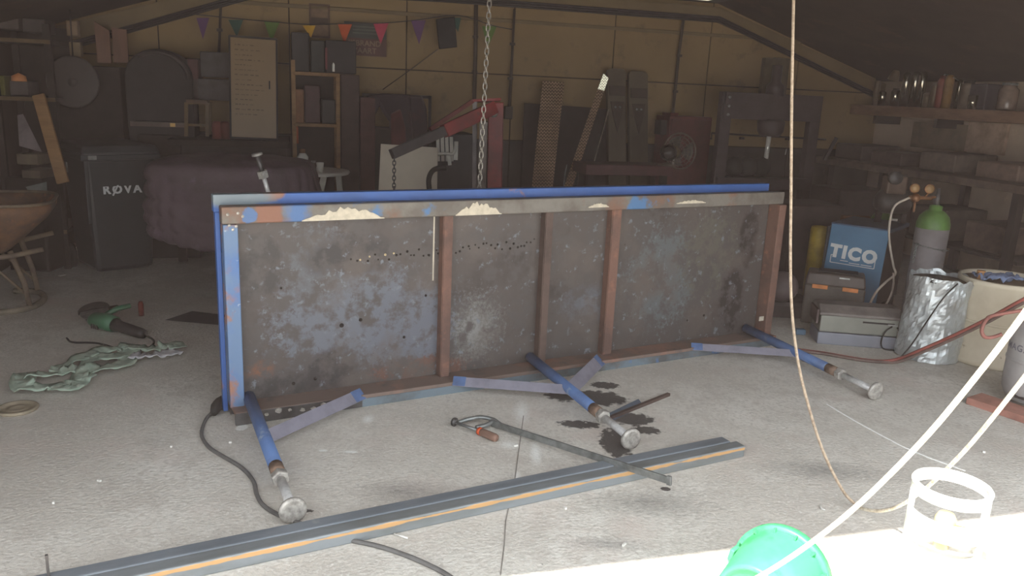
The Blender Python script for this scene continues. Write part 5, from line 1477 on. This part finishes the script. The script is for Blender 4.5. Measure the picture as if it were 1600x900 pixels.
o = MB().tube(hs, .0085, 8).build('gas_hose', S('pale_grey_hose', (176, 164, 152), .6))
tag(o, 'pale hose looping from the brass regulator down past the blue welder', 'hose')
o = MB().tube(smooth_path([Y(1396, 426, 5.64), Y(1396, 445, 5.62), Y(1390, 466, 5.6), Y(1378, 486, 5.6), Y(1376, 500, 5.6)], 5), .0075, 8).build('thin_hose', S('pale_hose_two', (164, 150, 140), .6))
tag(o, 'second thin pale hose hanging to the grey toolbox', 'hose')
cch = thing('cylinder_chain', 'small chain slung round the gas cylinder', 'chain', gcn + V((0, 0, .63)))
chain(cch, [gcn + V((.121 * cos(a), .121 * sin(a), .64 - .02 * cos(a))) for a in [-pi * .95 + pi * k / 10 for k in range(11)]], .014, .024, .003, m_galv)
chain(cch, [gcn + V((-.14, -.09, .66)), gcn + V((-.15, -.1, .52))], .014, .024, .003, m_galv)
# two tool boxes
tb0, tb1 = G(1276, 537), G(1400, 547)
MTB = frame(tb0, tb1 - tb0)
lw_ = (tb1 - tb0).length
m_tbx = S('grey_green_steel', (128, 128, 120), .5, .1, v=.12, sc=3)
m_tbx2 = S('lilac_grey_steel', (128, 130, 140), .5, .1, v=.12, sc=3)
tbx = thing('grey_toolbox', 'long grey steel toolbox standing on the floor by the foil drum', 'toolbox', tb0, M=MTB)
MB(MTB).bx(0, lw_, 0, .24, 0, .085).build('base_tray', m_tbx2, tbx, bevel=.006)
MB(MTB).bx(.006, lw_ - .006, .004, .236, .09, .205).build('body', m_tbx, tbx, bevel=.006)
mb = MB(MTB @ Matrix(((0, 0, 1, -.006), (1, 0, 0, 0), (0, 1, 0, 0), (0, 0, 0, 1))))
mb.prism([(-.004, .205), (.244, .205), (.244, .235), (.20, .272), (.06, .272), (-.004, .225)], lw_ + .012)
mb.build('lid', S('toolbox_lid', (112, 104, 100), .5), tbx, bevel=.006)
MB(MTB).bx(lw_ * .54, lw_ * .93, -.003, .004, .172, .182).build('latch_slot', m_dark, tbx)
for s in (0, 1):
    MB(MTB).bx(-.02 + s * (lw_ + .012), -.004 + s * (lw_ + .012), .02, .22, .14, .24).build('lid_corner', S('purple_corner', (88, 70, 70), .5), tbx, bevel=.004)
MB(MTB).bx(lw_ * .85, lw_ * .97, -.006, .0, .168, .176).build('bright_clasp', m_steel, tbx)
MB(MTB).tube(smooth_path([(lw_ * .9, -.01, .165), (lw_ * .82, -.02, .13), (lw_ * .78, -.03, .06), (lw_ * .82, -.03, .012), (lw_ * .95, -.04, .008), (lw_ + .06, -.05, .008), (lw_ + .02, -.02, .1), (lw_ - .02, -.01, .16)], 4), .005, 6).build('wire_loop', m_rubber, tbx)
k0, k1 = Y(1253, 480, 5.85), Y(1348, 486, 5.70)
k0.z = k1.z = 0
MK = frame(k0, k1 - k0); kw = (k1 - k0).length
kc = thing('tool_case', 'dark brown tool case with two orange latches behind the grey toolbox', 'tool case', k0, M=MK)
MB(MK).bx(0, kw, 0, .24, 0, .30).build('lower_shell', S('case_brown', (88, 80, 72), .6), kc, bevel=.012)
MB(MK).box((kw / 2, .12, .345), (kw, .24, .09), None, .93, .8).build('lid', S('case_lid', (78, 66, 60), .5), kc, bevel=.012)
MB(MK).bx(kw * .2, kw * .85, .06, .18, .385, .40).build('handle_recess', m_dark, kc)
MB(MK).bx(kw * .55, kw * .72, -.0, .01, .365, .374).build('bright_plate', m_steel, kc)
for x in (kw * .12, kw * .62):
    MB(MK).bx(x, x + kw * .26, -.012, .002, .275, .305).build('latch', S('orange_latch', (214, 132, 72), .5), kc, bevel=.003, label='orange latch')
o = MB().box(Y(1248, 470, 6.1) - V((.1, 0, .15)), (.36, .3, .36)).build('dark_engine_part', S('engine_grey', (70, 60, 58), .6), bevel=.04)
tag(o, 'dark bulky machine part between the table end and the tool case', 'machine part')
o = MB().lathe([(0, -.05), (.1, -.05), (.12, 0), (.1, .05), (0, .05)], 18, Y(1222, 448, 5.95), (-.3, -1, .3)).build('dark_pulley', S('pulley_grey', (84, 72, 72), .6))
tag(o, 'round dark pulley leaning beside the tool case', 'pulley')
o = MB().box(G(1250, 518, .02), (.07, .05, .04)).build('blue_block', S('blue_block', (86, 116, 140), .5), bevel=.006)
tag(o, 'small blue block on the floor left of the grey toolbox', 'block')
# cream crate row and big dark boxes deep in the dark between table and welder
for k, (u, v, y, sx, sz, c) in enumerate(((1255, 330, 7.2, .55, .75, (60, 48, 46)), (1330, 300, 7.7, .6, .85, (56, 46, 44)))):
    p = Y(u, v, y)
    o = MB().box((p.x, p.y, sz / 2), (sx, .45, sz), rotz(PHI)).build('dark_cupboard', S('deep_brown', c, .7), bevel=.02)
    tag(o, ('dark cupboard behind the hanging cord', 'dark cupboard right of the press', 'dark cupboard in the far right corner')[k], 'cupboard')
o = MB().bar(Y(1307, 215, 7.9), Y(1288, 250, 7.9), .03, .03).build('slanting_bar', m_dark)
tag(o, 'dark bar slanting against the wall right of the press', 'bar')

# foil wrapped drum
m_foil = LM('crumpled_foil', (206, 212, 214), [('n', (176, 178, 178), 6, .42, .65, 1)], .42, .55, bump=.6, bscale=9)
fb = G(1446, 556); fb.z = 0
fd = thing('foil_drum', 'tall drum wrapped in crumpled silver foil', 'drum', fb)
def foil(u, v):
    a = 2 * pi * u
    rr_ = .178 + .014 * noise.noise(V((cos(a) * 3, sin(a) * 3, v * 6))) + .008 * noise.noise(V((cos(a) * 8, sin(a) * 8, v * 17))) + .012 * (1 - v)
    z = .005 + .55 * v + (.03 * noise.noise(V((cos(a) * 2.5, sin(a) * 2.5, 3))) if v > .95 else 0)
    return fb + V((rr_ * cos(a) + .015 * v, rr_ * sin(a), z))
MB().sheet(foil, 72, 30, .003, sm=False).build('foil', m_foil, fd)
MB().lathe([(0, 0), (.165, 0), (.16, .53), (0, .53)], 24, fb).build('core', S('drum_core', (112, 98, 84), .8), fd)
MB().lathe([(0, 0), (.05, 0), (.04, .04), (0, .05)], 10, fb + V((-.08, -.1, .53))).build('dark_lump', m_rubber, fd)
MB().tube(smooth_path([fb + V((.02, -.19, .545)), fb + V((-.06, -.20, .45)), fb + V((-.13, -.18, .28)), fb + V((-.19, -.16, .12)), fb + V((-.26, -.16, .01))], 5), .0045, 6).build('tie_wire', m_rubber, fd)
sp0 = fb + V((.20, .05, 0))
# cream drum
m_creamp = LM('cream_drum_paint', (214, 204, 184), [('n', (196, 184, 162), 2.5, .42, .65, 1), ('n', (150, 132, 108), 14, .68, .74, 6)], .55)
db_ = G(1546, 562); db_.z = 0
dr = thing('cream_drum', 'large cream coloured drum right of the foil drum', 'drum', db_)
MB().lathe([(0, .0), (.255, .0), (.27, .015), (.27, .04), (.262, .05), (.262, .52), (.272, .53), (.272, .56), (.26, .565), (.255, .55), (.255, .53), (0, .53)], 40, db_).build('body', m_creamp, dr)
MB().lathe([(.263, .28), (.270, .285), (.270, .295), (.263, .30)], 40, db_).build('bead', m_creamp, dr)
MB().lathe([(0, .53), (.25, .53), (.25, .54), (0, .54)], 30, db_).build('lid', S('brown_lid', (128, 108, 90), .7), dr)
o = MB().lathe([(0, 0), (.025, 0), (.025, .01), (.018, .015), (.018, .06), (.025, .065), (.025, .075), (0, .075)], 14, db_ + V((-.20, -.06, .54))).build('wooden_spool', S('spool_tan', (176, 130, 84), .6))
tag(o, 'small tan spool standing on the cream drum beside the foil', 'spool')
cc_ = db_ + V((-.09, -.06, .55))
o = MB().sheet(lambda a, b: cc_ + V(((a - .5) * .26, (b - .5) * .14, .03 + .035 * noise.noise(V((a * 5, b * 4, 2))) + .02 * noise.noise(V((a * 11, b * 9, 5))))), 22, 14, .006).build('blue_cloth', S('pale_blue_cloth', (124, 140, 176), .9))
tag(o, 'crumpled pale blue cloth lying on the cream drum', 'cloth')
# grey gas bottle at the right edge, on a red board
gb = G(1612, 632); gb.z = .04
gbt = thing('grey_gas_bottle', 'grey gas bottle with lettering at the right edge', 'gas bottle', gb)
m_gb = S('grey_bottle_paint', (164, 162, 162), .45, v=.08)
MB().lathe([(0, .0), (.12, .0), (.15, .015), (.165, .05), (.168, .09), (.168, .36), (.158, .41), (.12, .455), (.06, .48), (.03, .485), (0, .485)], 36, gb).build('body', m_gb, gbt)
MB().lathe([(.168, .215), (.172, .22), (.172, .23), (.168, .235)], 36, gb).build('weld_bead', m_gb, gbt)
MB().lathe([(.13, -.005), (.14, -.005), (.14, .05), (.13, .05), (.13, -.005)], 28, gb).build('foot_ring', m_gb, gbt)
for s in (-2.6, -1.2):
    MB().box(gb + V((.148 * cos(s), .148 * sin(s), .03)), (.02, .05, .02), rotz(s)).build('foot_notch', m_dark, gbt)
MB().lathe([(0, .48), (.025, .48), (.025, .56), (.018, .58), (0, .58)], 12, gb).build('valve', m_brass, gbt)
MB().tube([gb + V((0, 0, .54)), gb + V((-.07, -.03, .54))], .012, 8).build('valve_outlet', m_galv, gbt)
vd = (CAM - gb); vd.z = 0; vd.normalize()
vx = V((-vd.y, vd.x, 0))
Mg = Matrix((vx, V((0, 0, 1)), vd)).transposed().to_4x4(); Mg.translation = gb + V((0, 0, .30))
lt = text('lettering', 'PRIMAGAZ', .052, Mg, S('grey_print', (112, 112, 124), .6), gbt, .0, 1.15, .001)
inv = ORG[gbt].inverted()
for vv in lt.data.vertices:            # wrap the flat print round the bottle
    q = Mg.inverted() @ (ORG[gbt] @ vv.co)
    a = q.x / .169 - .95
    wv = gb + V((0, 0, .30 + q.y)) + (vx * sin(a) + vd * cos(a)) * .1695
    vv.co = inv @ wv
o = MB().bar(G(1521, 622, .02), G(1660, 668, .02), .16, .04).build('red_board', S('red_board_paint', (176, 124, 110), .6), bevel=.004)
tag(o, 'red painted board under the grey gas bottle', 'board')
# red and dark twin hose
hp_ = [G(1215, 540, .012), G(1245, 546, .012), G(1290, 552, .012), G(1335, 560, .012), G(1372, 564, .012), Y(1402, 561, 4.92), Y(1440, 546, 4.80), Y(1490, 524, 4.66), Y(1545, 497, 4.50), Y(1600, 467, 4.34), Y(1680, 425, 4.2)]
th_ = thing('twin_welding_hose', 'red and dark twin welding hose rising from the floor to the right edge', 'hose', G(1300, 553))
MB().tube(smooth_path(hp_, 6), .010, 8).build('red_hose', S('red_rubber', (150, 80, 72), .55), th_)
MB().tube(smooth_path([p + V((.006, 0, .0 if i < 5 else -.019)) + (V((0, -.02, 0)) if i < 5 else V()) for i, p in enumerate(hp_)], 6), .010, 8).build('dark_hose', S('brown_grey_rubber', (112, 92, 86), .6), th_)
o = MB().tube(smooth_path([gb + V((-.07, -.03, .54)), Y(1556, 492, 4.33), Y(1541, 500, 4.30), Y(1534, 515, 4.28), Y(1538, 526, 4.27), Y(1550, 527, 4.27), Y(1566, 522, 4.25)], 5), .0105, 8).build('bottle_hose', S('dusty_red_rubber', (150, 96, 88), .6))
tag(o, 'short red hose loop on the grey gas bottle valve', 'hose')

# tiny pale chips on the concrete
m_chip = S('pale_chip', (226, 224, 218), .5)
rr2 = random.Random(11)
for u, v, lab in ((155, 752, 'pale chip on the bare floor right of the round lid'), (268, 698, 'pale chip on the floor between the sling and the extension cable'),
                  (84, 786, 'pale chip on the floor nearest the left end of the steel tubes'), (975, 852, 'pale chip on the floor in front of the clamp bar end'),
                  (883, 795, 'pale chip on the floor between the steel tubes and the green bucket'), (1537, 707, 'pale chip on the floor between the two white ropes'),
                  (806, 697, 'pale chip on the floor beside the clamp handle'), (360, 692, 'pale chip on the floor between the cable and the left table leg')):
    p = G(u, v)
    o = MB().box(p + V((0, 0, .004)), (rr2.uniform(.012, .024), rr2.uniform(.006, .010), .008), rotz(rr2.uniform(0, 3))).build('metal_chip', m_chip)
    tag(o, lab, 'chip', 'pale chips on the floor')
o = MB().tube([G(616, 834, .006), G(637, 841, .006)], .004, 6).build('loose_nail', m_chip)
tag(o, 'thin pale nail on the floor just in front of the steel tubes', 'nail')
o = MB().tube(smooth_path([G(1281, 790, .004), G(1284, 795, .004), G(1290, 797, .004)], 3), .004, 6).build('bent_nail', m_chip)
tag(o, 'small bent pale nail on the floor left of the thick white rope', 'nail')

# ================================================================== HAZE
hm = bpy.data.materials.new('lens_veil_haze'); hm.use_nodes = True
nt = hm.node_tree
nt.nodes.remove(nt.nodes['Principled BSDF'])
vs = nt.nodes.new('ShaderNodeVolumeScatter')  # scattering volume added to imitate lens glare, reaching out past the door
vs.inputs['Color'].default_value = (.90, .70, .62, 1)
vs.inputs['Density'].default_value = 0.0078
vs.inputs['Anisotropy'].default_value = 0.2
nt.links.new(vs.outputs[0], nt.nodes['Material Output'].inputs['Volume'])
hz_ = MB(MB_B).bx(XL + .02, XR - .02, -.3, DB + .01, .002, ZK - .02).build('haze', hm, M=MB_B)
hz_['kind'] = 'stuff'
tag(hz_, 'thin haze volume added to imitate a milky lens veil', 'haze')
